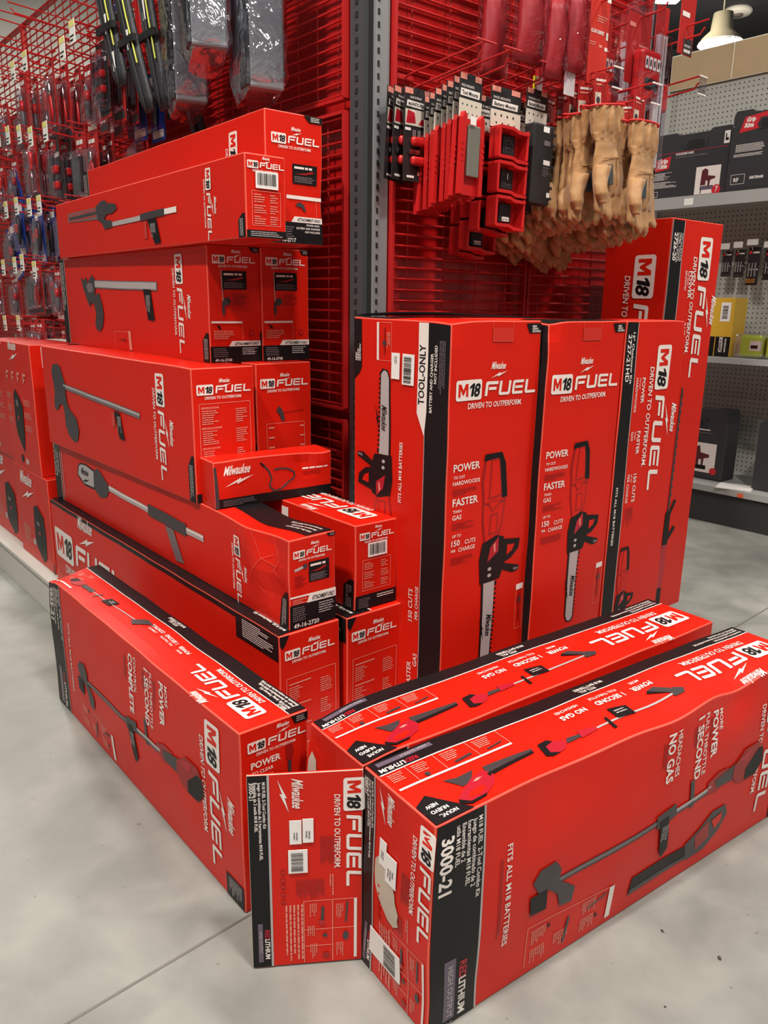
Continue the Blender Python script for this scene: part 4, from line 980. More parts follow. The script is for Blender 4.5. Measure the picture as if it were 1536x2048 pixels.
def hook(L, yaw, s, d, z, length, label, group, tagged='paper', rise=.02, hk='peg_hook'):
    k = (round(length, 3), rise)
    if k not in HK: HK[k] = hook_mesh(length, rise=rise)
    o = link(hk, HK[k], None, L(s, d, z), yaw); tag(o, label, 'hook', group)
    if tagged:
        key = ('t', tagged, round(length, 3), rise)
        if key not in HK:
            mb = MB(); y = -length - .024
            if tagged == 'paper':
                mb.bbox((0, y, rise), (.046, .0015, .062), TAGW, .0006, 1); mb.box((0, y - .0012, rise + .021), (.044, .0006, .016), TAGY)
                F = Face(mb, (-.023, y - .0008, rise - .031), (1, 0, 0), (0, 0, 1), .046, .062); F.rect(.1, .30, .8, .36, BLK, 1); F.rect(.1, .12, .6, .2, BLK, 1)
            elif tagged == 'plain':
                mb.bbox((0, y, rise + .004), (.040, .0015, .050), mat('label_holder_pale', (0.62, 0.60, 0.60), 0.2, spec=.8), .0006, 1)
                mb.tube([(-.02, y - .001, rise + .03), (.02, y - .001, rise + .03)], .002, CHROME, 5)
            elif tagged == 'clear':
                mb.bbox((0, y, rise + .004), (.038, .0015, .046), CLEAR2, .0006, 1); mb.box((0, y - .001, rise + .026), (.038, .003, .003), STK); mb.box((0, y - .001, rise - .018), (.038, .003, .003), STK)
            elif tagged == 'bar':
                mb.tube([(-.03, y, rise + .03), (.03, y, rise + .03)], .0028, WIRE, 6)
            HK[key] = mb.mesh('price_label')
        c = link('price_label' if tagged != 'bar' else 'cross_bar', HK[key], o)
        if tagged == 'paper': c['label'] = 'white and yellow price label'
    return o
def card_proto(kind, w, h):
    """a carded tool hanging below its peg hole: origin at the hole"""
    e = empty('carded_tool'); top = .012
    back = {'knife': PAPER, 'plier': PAPER, 'driver': PAPER, 'black': PAPD, 'blue': PAPB, 'bits': PAPER}[kind]
    mb = MB(); mb.bbox((0, 0, top - h / 2), (w, .0016, h), back, .0006, 1)
    F = Face(mb, (-w / 2, -.0008, top - h), (1, 0, 0), (0, 0, 1), w, h)
    F.rect(.38, .945, .62, .975, HOLE, 1)
    if kind == 'black': F.rect(.06, .80, .5, .90, TOOLR, 1); F.rect(.1, .70, .9, .76, WHT, 1)
    elif kind == 'blue': F.rect(.1, .80, .9, .93, WHT, 1); F.rect(.1, .05, .9, .16, CARDW, 1)
    else:
        F.rect(.12, .84, .72, .90, WHT, 1); F.rect(.12, .78, .55, .80, PNK, 1); F.rect(.06, .03, .94, .12, CARDW if kind == 'knife' else DGR, 1); F.rect(.12, .14, .6, .16, WHT, 1)
    mb.build('backing_card', e, fix=False)
    t = MB()
    def blob(pts, m, n=8, sq=.6):
        rings = []
        for x, z, r in pts: rings.append([(x + r * math.cos(2 * math.pi * i / n), -.012 + r * sq * math.sin(2 * math.pi * i / n), top - h + z * h) for i in range(n)])
        t.loft(rings, m)
    if kind == 'knife':
        blob([(-.004, .70, .004), (-.004, .66, .011), (0, .5, .014), (.003, .3, .013), (.004, .2, .010), (.004, .18, .003)], TOOLG); blob([(-.002, .60, .0145), (.001, .45, .0150)], TOOLR)
    elif kind == 'plier':
        blob([(-.016, .16, .004), (-.018, .3, .008), (-.008, .5, .008), (0, .56, .008)], TOOLR); blob([(.016, .16, .004), (.018, .3, .008), (.008, .5, .008), (0, .56, .008)], TOOLR)
        blob([(0, .54, .013), (0, .60, .014), (0, .68, .009), (0, .74, .003)], STEEL)
    elif kind == 'driver':
        blob([(0, .74, .006), (0, .72, .014), (0, .58, .015), (0, .50, .009), (0, .48, .012), (0, .46, .006)], TOOLR); blob([(0, .47, .0045), (0, .18, .0035)], STEEL, sq=1)
    elif kind == 'black':
        for z in (.52, .30): t.bbox((0, -.010, top - h + z * h), (w * .66, .018, h * .11), TOOLR, .006, 3)
        t.box((0, -.006, top - h + .41 * h), (w * .6, .004, .006), STEEL)
    elif kind == 'blue':
        blob([(0, .72, .006), (0, .66, .014), (0, .5, .018), (0, .34, .016), (0, .22, .008)], TOOLK); t.bbox((0, -.02, top - h + .5 * h), (w * .3, .012, h * .16), TOOLR, .003, 2)
    else:
        t.bbox((0, -.010, top - h + .44 * h), (w * .76, .018, h * .46), TOOLK, .004, 2)
        for i in range(4): t.box((-w * .27 + i * w * .18, -.0205, top - h + .46 * h), (w * .08, .004, h * .30), STEEL)
    t.build('tool', e, smooth=kind in ('knife', 'plier', 'driver', 'blue'))
    c = MB(); c.bbox((0, -.014, top - h + .44 * h), (w * .86, .026, h * .66), CLEAR2, .008, 2); c.build('clear_blister', e)
    return e
PROTO = {}
def card(kind, w, h, loc, rz, label, group, tilt=0.0):
    k = (kind, w, h)
    if k not in PROTO:
        PROTO[k] = card_proto(kind, w, h); o = PROTO[k]; o.location = loc; o.rotation_euler = (0, 0, rz)
    else: o = dup(PROTO[k], loc, rz)
    if tilt: o.rotation_euler = (0, tilt, rz)
    tag(o, label, 'packaged tool', group)
    return o
tags_A = [(1.778, 1.886), (1.599, 1.861), (1.459, 1.865), (1.093, 1.827), (1.0, 1.851), (1.861, 1.681), (1.737, 1.675), (1.6, 1.659), (1.475, 1.634), (1.317, 1.628),
          (1.978, 1.463), (1.859, 1.426), (1.72, 1.429), (1.566, 1.413), (1.452, 1.413), (1.984, 1.215), (1.821, 1.22), (1.721, 1.227), (1.577, 1.197), (2.048, 0.994), (1.854, 0.999)]
rowname = {0: 'top row of labelled hooks', 1: 'second row of labelled hooks', 2: 'third row of labelled hooks', 3: 'fourth row of labelled hooks', 4: 'lowest row of labelled hooks'}
kinds = ['knife', 'plier', 'bits', 'driver', 'knife', 'black', 'plier', 'knife', 'bits', 'driver']
desc = {'knife': 'grey-handled knife on a red card', 'plier': 'pliers on a red card', 'bits': 'dark bit set on a red card', 'driver': 'red-handled screwdriver on a red card', 'black': 'black card with two red ovals', 'blue': 'black tool on a blue card'}
def row_of(z): return 0 if z > 1.75 else 1 if z > 1.55 else 2 if z > 1.3 else 3 if z > 1.1 else 4
for i, (s, z) in enumerate(tags_A):
    rw = row_of(z)
    hook(LA, YA, s, .02, z - .012, .275, 'red peg hook with white price label, %s' % rowname[rw], 'labelled hooks, ' + rowname[rw])
    n = 3 if rw in (0, 1) else 2
    kd = kinds[(i * 3 + rw) % len(kinds)]
    w = .085 if kd != 'black' else .075; h = .235 if rw in (0, 1) else .20
    if rw == 2 and s > 1.7: kd = 'blue'; h = .22
    for j in range(n):
        d = .235 - j * .045 - .03 * (i % 2)
        card(kd, w, h, LA(s + .004 * (j % 2), d, z - .004 + .02 * d / .3), YA + rnd.uniform(-.10, .10), '%s, %s' % (desc[kd], rowname[rw]), '%s, %s' % (desc[kd], rowname[rw]))
extra = [(s, 2.05 + .03 * (k % 2)) for k, s in enumerate((1.25, 1.45, 1.65, 1.85, 2.05, 2.25, 2.5, 2.75))]
for s, z in extra: hook(LA, YA, s, .02, z, .26, 'bare red peg hook without label near the top of the left wire grid', 'bare hooks near the top of the left grid', tagged=None)
for k, (s, z) in enumerate([(2.15, 1.87), (2.35, 1.88), (2.6, 1.86), (2.1, 1.66), (2.3, 1.66), (2.55, 1.64), (2.25, 1.42), (2.5, 1.40), (2.25, 1.2), (2.5, 1.2), (1.21, 1.83), (1.22, 1.63), (1.36, 1.40), (1.30, 1.415), (1.42, 1.20), (1.30, 1.19), (1.68, .995), (1.50, 1.0), (2.25, .99)]):
    kd = ('knife', 'plier', 'bits', 'knife', 'driver')[k % 5]; rw = row_of(z)
    side = 'far end' if s > 2.08 else 'near end'
    hook(LA, YA, s, .02, z - .02, .24, 'bare red peg hook at the %s of the %s' % (side, rowname[rw].replace(' of labelled hooks', ' on the left grid')), 'bare hooks, %s %s' % (side, rowname[rw]), tagged=None)
    for j in range(2):
        card(kd, .08, .20, LA(s, .20 - j * .06, z - .006), YA + rnd.uniform(-.1, .1), '%s, unlabelled hook, %s of %s' % (desc[kd], side, rowname[rw].replace(' of labelled hooks', ' at left')), '%s, unlabelled, %s %s' % (desc[kd], side, rowname[rw]))
# blue and black packs beside the harness straps
for j, (s, z, d, kd, w, h, lb) in enumerate([(1.06, 2.02, .14, 'blue', .10, .24, 'upper blue card pack left of the black straps'), (1.02, 1.80, .12, 'blue', .11, .22, 'lower blue card pack behind the straps, at the grey-backed pack'),
                                          (.93, 1.77, .10, 'blue', .10, .20, 'blue card pack nearest the straps, partly hidden by a black card'),
                                          (.99, 1.835, .24, 'black', .085, .19, 'black card with two red ovals hanging before the blue packs'), (.82, 1.79, .10, 'black', .085, .17, 'dark card with two red ovals in shade behind the straps')]):
    card(kd, w, h, LA(s, d, z), YA, lb, None)
    hook(LA, YA, s, .02, z - .002, max(.12, d - .0), 'short red peg hook carrying the %s' % ' '.join(lb.replace(',', '').split()[:10]), None, tagged=None, rise=.004)
for k, (s, z, a, lb) in enumerate(((2.16, 1.60, -.5, 'large slanting blue pack at the left edge, above the third row of labels'), (2.02, 1.47, -.5, 'second large blue pack at the left, below the slanting one'), (2.26, 1.40, -.3, 'lowest large blue pack at the left edge, in shade'))):
    o = card('blue', .14, .24, LA(s, .20, z), YA, lb, None, a); hook(LA, YA, s, .02, z - .002, .22, 'red peg hook carrying the %s' % lb.split(' at the')[0], None, tagged=None, rise=.004)
# ------------------------------------------------------------------ black harness straps and wrapped packs, top left
WEB = mat('black_webbing', (0.014, 0.014, 0.016), 0.75, bump=.3, bscale=300)
WEBP = mat('black_padding', (0.022, 0.022, 0.026), 0.6, bump=.4, bscale=90)
HIV = mat('strap_yellow', (0.6, 0.6, 0.10), 0.5)
def harness(s, d, z0, z1, bow, w, label, tags):
    org = LA(s, d, z0); e = empty('padded_strap', org, YA); tag(e, label, 'strap', None)
    rings = []; n = 14
    for i in range(n + 1):
        t = i / n; z = (z1 - z0) * t; x = bow * t ** 1.4 ; hw = w / 2 * (1 - .25 * t) ; th = .013
        if i in (0, n): hw *= .7; th *= .5
        rings.append([(x + hw * math.cos(a) * (1.0), th * math.sin(a), z) for a in [2 * math.pi * k / 10 for k in range(10)]])
    mb = MB(); mb.loft(rings, WEBP); mb.build('pad', e, smooth=True)
    mb = MB(); mb.tube([(bow * t ** 1.4 + w * .1, -.016, (z1 - z0) * t) for t in [k / 10 for k in range(11)]], .004, WEB, 6); mb.build('cord', e, smooth=True)
    for t in (.33, .62):
        mb = MB(); mb.box((bow * t ** 1.4, -.014, (z1 - z0) * t), (w * 1.02, .012, .018), TOOLK); mb.build('buckle', e)
    for t in tags:
        mb = MB(); mb.box((bow * t ** 1.4 + w * .12, -.017, (z1 - z0) * t), (.012, .002, .050), STK, Matrix.Rotation(-.15, 3, 'Y')); c = mb.build('woven_label', e); c['label'] = 'small pale woven label'
    mb = MB(); t0, t1 = .1, .75
    mb.tube([(bow * t ** 1.4 + w * .3, -.015, (z1 - z0) * t) for t in (t0, .3, .5, t1)], .0022, HIV, 5); c = mb.build('yellow_trim', e)
    return e
harness(.93, .26, 2.10, 1.69, .13, .115, 'leftmost black padded strap with pale woven labels, hanging at the top left', (.3, .6, .85))
harness(.84, .25, 2.10, 1.60, .19, .100, 'middle black padded strap with a thin yellow trim, hanging at the top left', (.35, .62))
harness(.72, .23, 2.10, 1.60, .12, .095, 'black padded strap just left of the clear-wrapped grey packs', (.5,))
harness(.80, .12, 2.0, 1.53, .20, .10, 'lowest black padded strap, behind the others', ())
for s in (.93, .84, .72, .80): hook(LA, YA, s, .02, 2.105, .26, 'red peg hook above the black straps, out of reach at the top', 'hooks above the black straps', tagged=None)
FOAM = mat('grey_foam', (0.17, 0.175, 0.19), 0.55, var=.1, vscale=20)
FOAMT = mat('charcoal_plastic', (0.03, 0.032, 0.038), 0.5)
def wrapped(s, d, ztop, zbot, w, dep, label, tilt=0.0, yawo=0.0):
    h = ztop - zbot; e = empty('plastic_wrapped_pack', LA(s, d, ztop), YA + yawo); tag(e, label, 'wrapped pack', 'grey packs in clear plastic')
    e.rotation_euler = (0, tilt, YA + yawo)
    mb = MB(); mb.bbox((0, 0, -h / 2), (w, dep, h), FOAM, .006, 2); mb.bbox((w * .28, -dep / 2 - .003, -h / 2), (w * .42, .008, h * .98), FOAMT, .003, 2); mb.build('foam_block', e)
    bg = MB(); rings = []; n = 24; q = random.Random(int(s * 100)); m = 12
    for i in range(m + 1):
        t = i / m; z = .03 - t * (h + .042); k = 1.12 + .10 * q.random(); 
        if i == m: k = .86
        ring = []
        for j in range(n):
            a = 2 * math.pi * j / n; c, si = math.cos(a), math.sin(a)
            rx = w / 2 * k * (abs(c) ** .35) * (1 if c > 0 else -1); ry = dep / 2 * k * 1.1 * (abs(si) ** .35) * (1 if si > 0 else -1)
            kk = 1 + .10 * (q.random() - .5)
            ring.append((rx * kk, ry * kk, z + .01 * (q.random() - .5) + (.018 * c if i == m else 0)))
        rings.append(ring)
    bg.loft(rings, CLEAR, cap=False)
    # sealed flat seam at the foot of the bag
    last = rings[-1]; bg.add(last, [tuple(range(n))], CLEAR)
    o = bg.build('clear_bag', e, smooth=True); o['label'] = 'crinkled clear plastic bag'
    return e
wrapped(.525, .20, 2.02, 1.60, .110, .085, 'left clear-wrapped grey foam pack, beside the black straps', yawo=-.25)
wrapped(.325, .25, 2.03, 1.66, .115, .085, 'middle clear-wrapped grey foam pack, foot tilted forward', tilt=-.10, yawo=-.35)
wrapped(.215, .17, 2.00, 1.580, .125, .085, 'right clear-wrapped grey foam pack, nearest the corner post', yawo=-.2)
for s, d in ((.525, .2), (.325, .25), (.215, .17)): hook(LA, YA, s, .02, 2.03, .27, 'red peg hook above the clear-wrapped packs', 'hooks above the clear-wrapped packs', tagged=None)
# small folded clear bag sticking out behind the topmost carton
mb = MB(); mb.add([(-.06, 0, 0), (.05, 0, .0), (.035, .01, .05), (-.01, .02, .065), (-.06, .0, .03), (-.05, -.02, .0), (.05, -.02, 0), (.03, -.01, .045)], [(0, 1, 2, 3, 4), (5, 6, 7, 3, 4), (1, 6, 7, 2)], CLEAR2)
o = mb.build('folded_clear_bag', None, LA(.88, .20, 1.522), YA, fix=False); tag(o, 'folded clear plastic bag lying behind the topmost carton at its left', 'plastic bag')
mb = MB(); mb.box((0, 0, 0), (.16, .20, .004), TOOLK); hookless = mb.build('wire_tray', None, LA(.88, .13, 1.516), YA); tag(hookless, 'small dark tray on the wire grid under the folded clear bag', 'tray')

# ------------------------------------------------------------------ tool mounts on the right side grid
HB = lambda s, z, ln, lb, tg, rise=.02, grp=None: hook(LB, YB, s, .02, z, ln, lb, grp, tagged=tg, rise=rise)
HB(.088, 1.590, .235, 'red peg hook carrying the magnetic card packs, nearest the corner post', 'bar')
HB(.118, 1.550, .20, 'short red peg hook just below the nearest upper hook, right of the post', None)
HB(.195, 1.600, .215, 'red peg hook over the row of red tool mounts, with cross bar', 'bar')
HB(.245, 1.560, .15, 'short bare red peg hook between the tool mounts and battery mounts', None)
HB(.335, 1.600, .20, 'red peg hook over the red battery mounts, with cross bar', 'bar')
HB(.40, 1.590, .215, 'red peg hook with a pale label plate, right of the battery mounts', 'plain')
HB(.47, 1.585, .25, 'bare red peg hook tip between the pale label plate and the gloves', None)
def header(mb, w, h, title, top=.015):
    mb.bbox((0, 0, top - h / 2), (w, .0016, h), PAPD, .0005, 1)
    F = Face(mb, (-w / 2, -.0008, top - h), (1, 0, 0), (0, 0, 1), w, h)
    F.rect(.02, .86, .30, .99, PNK, 1); F.rect(.66, .86, .95, .99, PNK, 1)
    F.text(title[0], .08, .70, h * .06, WHT, 1, w=w * .55)
    F.poly([(.04, .50), (.06, .66), (.90, .66), (.88, .50)], WHT, 1)
    F.text(title[1], .11, .535, h * .09, BLK, 2, w=w * .70, bold=.02)
    F.rect(.0, .02, 1, .44, CARDW, 1)
    for i in range(4):
        F.disc(.15 + .2 * i, .32, w * .03, DGR, 2, 7); F.disc(.2 + .2 * i, .13, w * .025, DGR, 2, 7)
    return F
def mag_pack():
    e = empty('magnet_card_pack'); w, h = .088, .200
    mb = MB(); mb.bbox((0, 0, .015 - h / 2), (w, .0016, h), PAPD, .0005, 1)
    F = Face(mb, (-w / 2, -.0008, .015 - h), (1, 0, 0), (0, 0, 1), w, h)
    F.rect(.02, .93, .30, .99, PNK, 1); F.rect(.70, .93, .97, .99, PNK, 1)
    F.text('Hold & Mount', .2, .885, .005, WHT, 1, w=.035); F.poly([(.08, .80), (.10, .865), (.92, .845), (.90, .78)], WHT, 1); F.text('MAGNETIC MOUNT', .14, .81, .007, BLK, 2, w=.060, bold=.02)
    F.rect(.04, .60, .94, .77, CARDW, 1); F.poly([(.06, .62), (.40, .63), (.36, .74), (.12, .76)], LRD, 2); F.poly([(.5, .62), (.9, .62), (.8, .68), (.6, .68)], LRD, 2)
    F.rect(.04, .545, .24, .575, STK, 1); F.rect(.12, .04, .38, .065, STK, 1); F.rect(.5, .075, .8, .11, PNK, 1)
    for i in range(3): F.rect(.3 + .18 * i, .49, .42 + .18 * i, .56, MGR, 1)
    mb.build('backing_card', e, fix=False)
    for z in (.43, .22):
        m2 = MB(); m2.bbox((.004, -.009, .015 - h + z * h), (w * .70, .015, h * .10), TOOLR, .007, 3); o = m2.build('red_magnet_bar', e, smooth=True)
    m2 = MB(); m2.box((0, -.006, .015 - h + .325 * h), (w * .7, .006, .006), STEEL); m2.box((0, -.006, .015 - h + .30 * h), (w * .7, .004, .003), STEEL); m2.build('steel_strip', e)
    return e
o = mag_pack(); o.location = LB(.074, .085, 1.566); o.rotation_euler = (0, 0, YB)
tag(o, 'front magnet card with two rounded red bars, beside the grey corner post', 'packaged tool')
for k, (d, a, lb) in enumerate(((.060, .14, 'second magnet card, its edge showing left of the front one'), (.040, .20, 'rearmost magnet card, its edge leaning nearest the post'))):
    c = dup(o, LB(.055 - .006 * k, d, 1.568), YB + .25 + .1 * k, lb); c.rotation_euler = (0, .03 + .03 * k, YB + .22 + .06 * k)
def tool_mount():
    e = empty('tool_mount_pack'); w = .074
    mb = MB(); header(mb, w, .090, ('PACK MOUNTS', 'Tool Mounts')); mb.build('header_card', e, fix=False)
    ch = MB(); H = .155; z0 = -.075
    for sx in (-1, 1):
        ch.prism([(sx * .026, z0 - H), (sx * .037, z0 - H), (sx * .035, z0), (sx * .030, z0 + .012), (sx * .022, z0 + .004)][::sx], -.015, -.002, TOOLR)
        for i in range(4): ch.box((sx * .0345, -.0155, z0 - .05 - i * .012), (.004, .003, .005), TOOLR)
    ch.box((0, -.003, z0 - H / 2), (.056, .003, H), TOOLR)
    ch.build('red_channel', e)
    g = MB(); g.bbox((.003, -.012, z0 - .065), (.040, .008, .105), mat('mount_insert', (0.34, 0.33, 0.28), .25, metal=.6), .003, 2); g.build('metal_insert', e)
    s = MB(); s.box((-.008, -.020, z0 - .006), (.018, .001, .016), STK); s.build('white_sticker', e)
    return e
tm0 = None
tmn = 9
for k in range(tmn):
    d = .235 - k * .0225; lb = ('foremost red tool mount pack on the crowded hook, cream picture card fully showing' if k == 0 else 'rearmost red tool mount pack of the crowded row, next to the magnet cards' if k == tmn - 1 else 'red tool mount pack inside the crowded row, mostly hidden by its neighbours')
    if k == 0:
        tm0 = tool_mount(); o = tm0
    else: o = dup(tm0, None)
    o.location = LB(.092 + .035 * (k / tmn) + .0, d, 1.570 - .030 * (k / tmn)); o.rotation_euler = (0, rnd.uniform(-.02, .05), YB + rnd.uniform(-.06, .06))
    tag(o, lb, 'packaged tool', None if k in (0, tmn - 1) else 'tool mount packs crowded on one hook')
def batt_mount(three=True):
    e = empty('battery_mount_pack'); w = .104
    mb = MB(); header(mb, w, .088, ('PACK MOUNTS', 'Battery Mounts')); mb.build('header_card', e, fix=False)
    for i in range(3):
        z = -.074 - .0745 * i; c = MB(); hh = .068; wd = .100
        c.box((0, -.003, z - hh / 2), (wd, .005, hh), TOOLR)
        for sx in (-1, 1): c.bbox((sx * wd / 2 * .96, -.018, z - hh / 2), (.007, .034, hh * .96), TOOLR, .002, 1)
        for zz in (z - .003, z - hh + .003):
            c.prism([(-wd / 2, zz - .003), (-.006, zz - .003), (.012, zz - .009), (wd / 2, zz - .009), (wd / 2, zz - .003), (.012, zz - .001), (-.006, zz + .004), (-wd / 2, zz + .004)], -.036, -.002, TOOLR)
        br = c.build('red_bracket', e)
        b = MB(); b.bbox((.004, -.009, z - hh / 2), (.042, .010, .044), TOOLK, .003, 2)
        F = Face(b, (-.017, -.0141, z - hh / 2 - .022), (1, 0, 0), (0, 0, 1), .042, .044)
        if i == 0: F.line([(.2, .3), (.2, .7), (.5, .75), (.8, .5), (.8, .25), (.5, .4)], .0012, MGR, 1, True)
        elif i == 1: F.rect(.47, .5, .53, .8, STK, 1); F.line([(.2, .3), (.5, .2), (.8, .3)], .0012, MGR, 1)
        else: F.rect(.2, .08, .8, .3, STK, 1); F.text('BATTERY', .24, .13, .0035, BLK, 2, w=.022)
        b.build('black_insert', br)
    return e
bm0 = batt_mount(); bm0.location = LB(.240, .205, 1.573); bm0.rotation_euler = (0, .01, YB)
tag(bm0, 'foremost red battery mount pack, three stacked brackets fully in view', 'packaged tool')
for k, (s, d, z) in enumerate(((.250, .15, 1.565), (.262, .10, 1.575), (.275, .05, 1.565))):
    c = dup(bm0, None); c.location = LB(s, d, z - .05 * (k > 0)); c.rotation_euler = (0, .03, YB + .06 * (k - 1))
    tag(c, 'red battery mount pack in shade behind the foremost one, only its lower brackets showing', 'packaged tool', 'shaded battery mount packs')
def shelf_pack():
    e = empty('black_mount_pack'); w = .078
    mb = MB(); header(mb, w, .082, ('PACK MOUNTS', 'Battery Mounts')); mb.build('header_card', e, fix=False)
    c = MB(); c.bbox((0, -.016, -.155), (w * .95, .032, .18), TOOLK, .004, 2)
    for i in range(7): c.box((w * .47, -.030, -.085 - i * .024), (.006, .010, .006), TOOLK)
    F = Face(c, (-w * .475, -.0322, -.245), (1, 0, 0), (0, 0, 1), w * .95, .18)
    F.rect(.42, .90, .72, .97, STK, 1); F.rect(.5, .74, .8, .80, MGR, 1); F.rect(.52, .50, .85, .56, STK, 1); tiny(F, .5, .35, .85, .48, 3, MGR, 1); F.rect(.8, .1, .95, .16, STK, 1)
    c.build('black_body', e)
    return e
o = shelf_pack(); o.location = LB(.350, .205, 1.588); o.rotation_euler = (0, .03, YB); tag(o, 'black mount pack hanging between the red battery mounts and the gloves', 'packaged tool')
c = dup(o, LB(.365, .14, 1.575), YB, 'second black mount pack, tucked behind the first beside the gloves')
# small flat yellow-edged card on its own hook
mb = MB(); mb.bbox((0, 0, -.03), (.03, .004, .075), STK, .001, 1); mb.bbox((-.014, 0, -.03), (.008, .005, .075), mat('card_yellow', (.75, .72, .03), .4), .001, 1)
o = mb.build('small_card', None, LB(.415, .15, 1.645), YB); tag(o, 'small white card with a bright yellow edge, above the black mount pack', 'card')

# ------------------------------------------------------------------ tan leather gloves
LEATH = mat('tan_leather', (0.36, 0.180, 0.066), 0.62, var=.28, vscale=14, bump=.5, bscale=38, sheen=.2)
LEATD = mat('leather_patch_dark', (0.045, 0.055, 0.06), 0.5)
TRIM = mat('glove_trim_red', (0.60, 0.018, 0.015), 0.6)
SEAM = mat('leather_seam', (0.26, 0.125, 0.04), 0.7)
def glove_mesh():
    mb = MB(); n = 16
    def ring(x, z, rx, ry, tw=0): return [(x + rx * math.cos(2 * math.pi * i / n), ry * math.sin(2 * math.pi * i / n), z + tw * math.cos(2 * math.pi * i / n)) for i in range(n)]
    mb.loft([ring(0, 0, .052, .016), ring(0, -.03, .051, .017), ring(.0, -.065, .048, .015), ring(0, -.082, .043, .013), ring(0, -.095, .044, .013), ring(0, -.12, .046, .016), ring(0, -.155, .049, .018), ring(.001, -.185, .048, .017), ring(.002, -.2, .044, .014)], LEATH)
    for x0, x1, ln, r in ((-.034, -.040, .062, .0125), (-.012, -.013, .076, .0135), (.012, .012, .072, .0135), (.034, .038, .052, .0120)):
        z0 = -.185; m = 5; rings = []
        for i in range(m + 1):
            t = i / m; rr = r * (1 if t < .75 else (1 - ((t - .75) / .25) ** 2 * .75)); x = x0 + (x1 - x0) * t; y = -.012 * t * t
            rings.append([(x + rr * math.cos(2 * math.pi * j / 10), y + rr * .85 * math.sin(2 * math.pi * j / 10), z0 - ln * t) for j in range(10)])
        mb.loft(rings, LEATH)
    rings = []
    for t in (0, .25, .5, .75, .92, 1):
        rr = .016 * (1.15 - .25 * t) * (1 if t < .9 else .6); x = -.030 - .022 * math.sin(t * 2.0); z = -.135 - .085 * t; y = -.010 - .014 * t
        rings.append([(x + rr * math.cos(2 * math.pi * j / 10), y + rr * math.sin(2 * math.pi * j / 10), z) for j in range(10)])
    mb.loft(rings, LEATH)
    o = mb.build('leather_glove')
    md = o.modifiers.new('r', 'REMESH'); md.mode = 'VOXEL'; md.voxel_size = .0030
    ms = o.modifiers.new('s', 'SMOOTH'); ms.factor = .5; ms.iterations = 3
    bpy.context.view_layer.update()
    me = bpy.data.meshes.new_from_object(o.evaluated_get(bpy.context.evaluated_depsgraph_get()))
    bpy.data.objects.remove(o)
    for v in me.vertices:
        q = v.co.copy(); nv = noise.noise_vector(q * 38); w = noise.noise(Vector((q.x * 90, q.z * 22, 3)))
        v.co = q + Vector((nv.x * .0022, nv.y * .003 + w * .0022, nv.z * .0015))
        if q.z > -.075: v.co.y += .004 * math.sin(q.x * 260) * (1 if q.z > -.06 else .5)
    me.shade_smooth(); me.name = 'leather_glove'
    me.materials.clear(); me.materials.append(LEATH)
    return me
GM = glove_mesh()
def glove_pair():
    e = empty('work_glove_pair')
    for k, (y, mir, dz, ang) in enumerate(((-.018, 1, 0, .0), (.016, -1, -.004, .10))):
        g = link('leather_glove', GM, e, (0.002 * k, y, -.045 + dz)); g.scale = (mir * 1.28, 1.05, 1.0); g.rotation_euler = (.05 * (1 if k else -1), 0, ang)
        t = MB(); pts = [(.0535 * math.cos(a), .0175 * math.sin(a), .002 + .004 * math.cos(a)) for a in [2 * math.pi * i / 20 for i in range(21)]]
        t.tube(pts, .0028, TRIM, 6, cap=False); c = t.build('cuff_trim', g, smooth=True); c['label'] = 'red cuff binding'
        if k == 0:
            p = MB(); p.bbox((-.020, -.0215, -.155), (.016, .003, .046), LEATD, .001, 1); c = p.build('logo_patch', g); c['label'] = 'dark woven patch'
            sm = MB(); sm.tube([(-.036, -.0165, -.118), (0, -.0190, -.116), (.036, -.0165, -.118)], .0011, SEAM, 5); sm.tube([(.006, -.0185, -.12), (.006, -.0195, -.18)], .0009, SEAM, 5); sm.build('seam', g)
    m = MB(); m.bbox((0, 0, -.012), (.060, .0016, .085), PAPER, .0006, 1)
    F = Face(m, (-.03, -.0008, -.0545), (1, 0, 0), (0, 0, 1), .06, .085); F.rect(.1, .78, .8, .84, WHT, 1); F.rect(.1, .68, .6, .72, PNK, 1); F.rect(.04, .1, .45, .5, CARDW, 1); F.disc(.25, .3, .008, DGR, 2)
    c = m.build('hang_card', e, fix=False); c['label'] = 'red hang card'
    return e
gp0 = glove_pair(); first = True
def gloves(s, d, z, rz, tilt, label, grp=None):
    global first
    if first: o = gp0; first = False
    else: o = dup(gp0, None)
    o.location = LB(s, d, z); o.rotation_euler = (rnd.uniform(-.05, .05) if grp else 0, tilt, YB + rz); tag(o, label, 'gloves', grp)
gloves(.590, .330, 1.585, .10, .02, 'foremost tan leather gloves at the right edge of the cluster, red cuff line showing')
gloves(.470, .300, 1.612, .05, -.10, 'foremost tan leather gloves on the left glove hook, dark patch on the hand')
G1 = 'tan gloves packed behind the foremost pair of the left glove hook'
G2 = 'tan gloves packed behind the foremost pair of the right glove hook'
for k in range(7):
    gloves(.465 - .003 * k, .262 - k * .034, 1.600 - .005 * k, rnd.uniform(-.5, .5), -.09 + rnd.uniform(-.08, .08), 'tan leather gloves packed behind the foremost pair on the left glove hook', G1)
for k in range(7):
    gloves(.590, .292 - k * .038, 1.572 - .005 * k, rnd.uniform(-.3, .4), -.04 + rnd.uniform(-.08, .08), 'tan leather gloves packed behind the foremost pair on the right glove hook', G2)
for k in range(6):
    gloves(.36 + .045 * k, .06 + .012 * (k % 3), 1.55 - .010 * k, rnd.uniform(-.4, .4), -.06 + rnd.uniform(-.1, .1), 'shaded tan leather gloves low against the wire grid, under the other gloves', 'shaded gloves low against the grid')
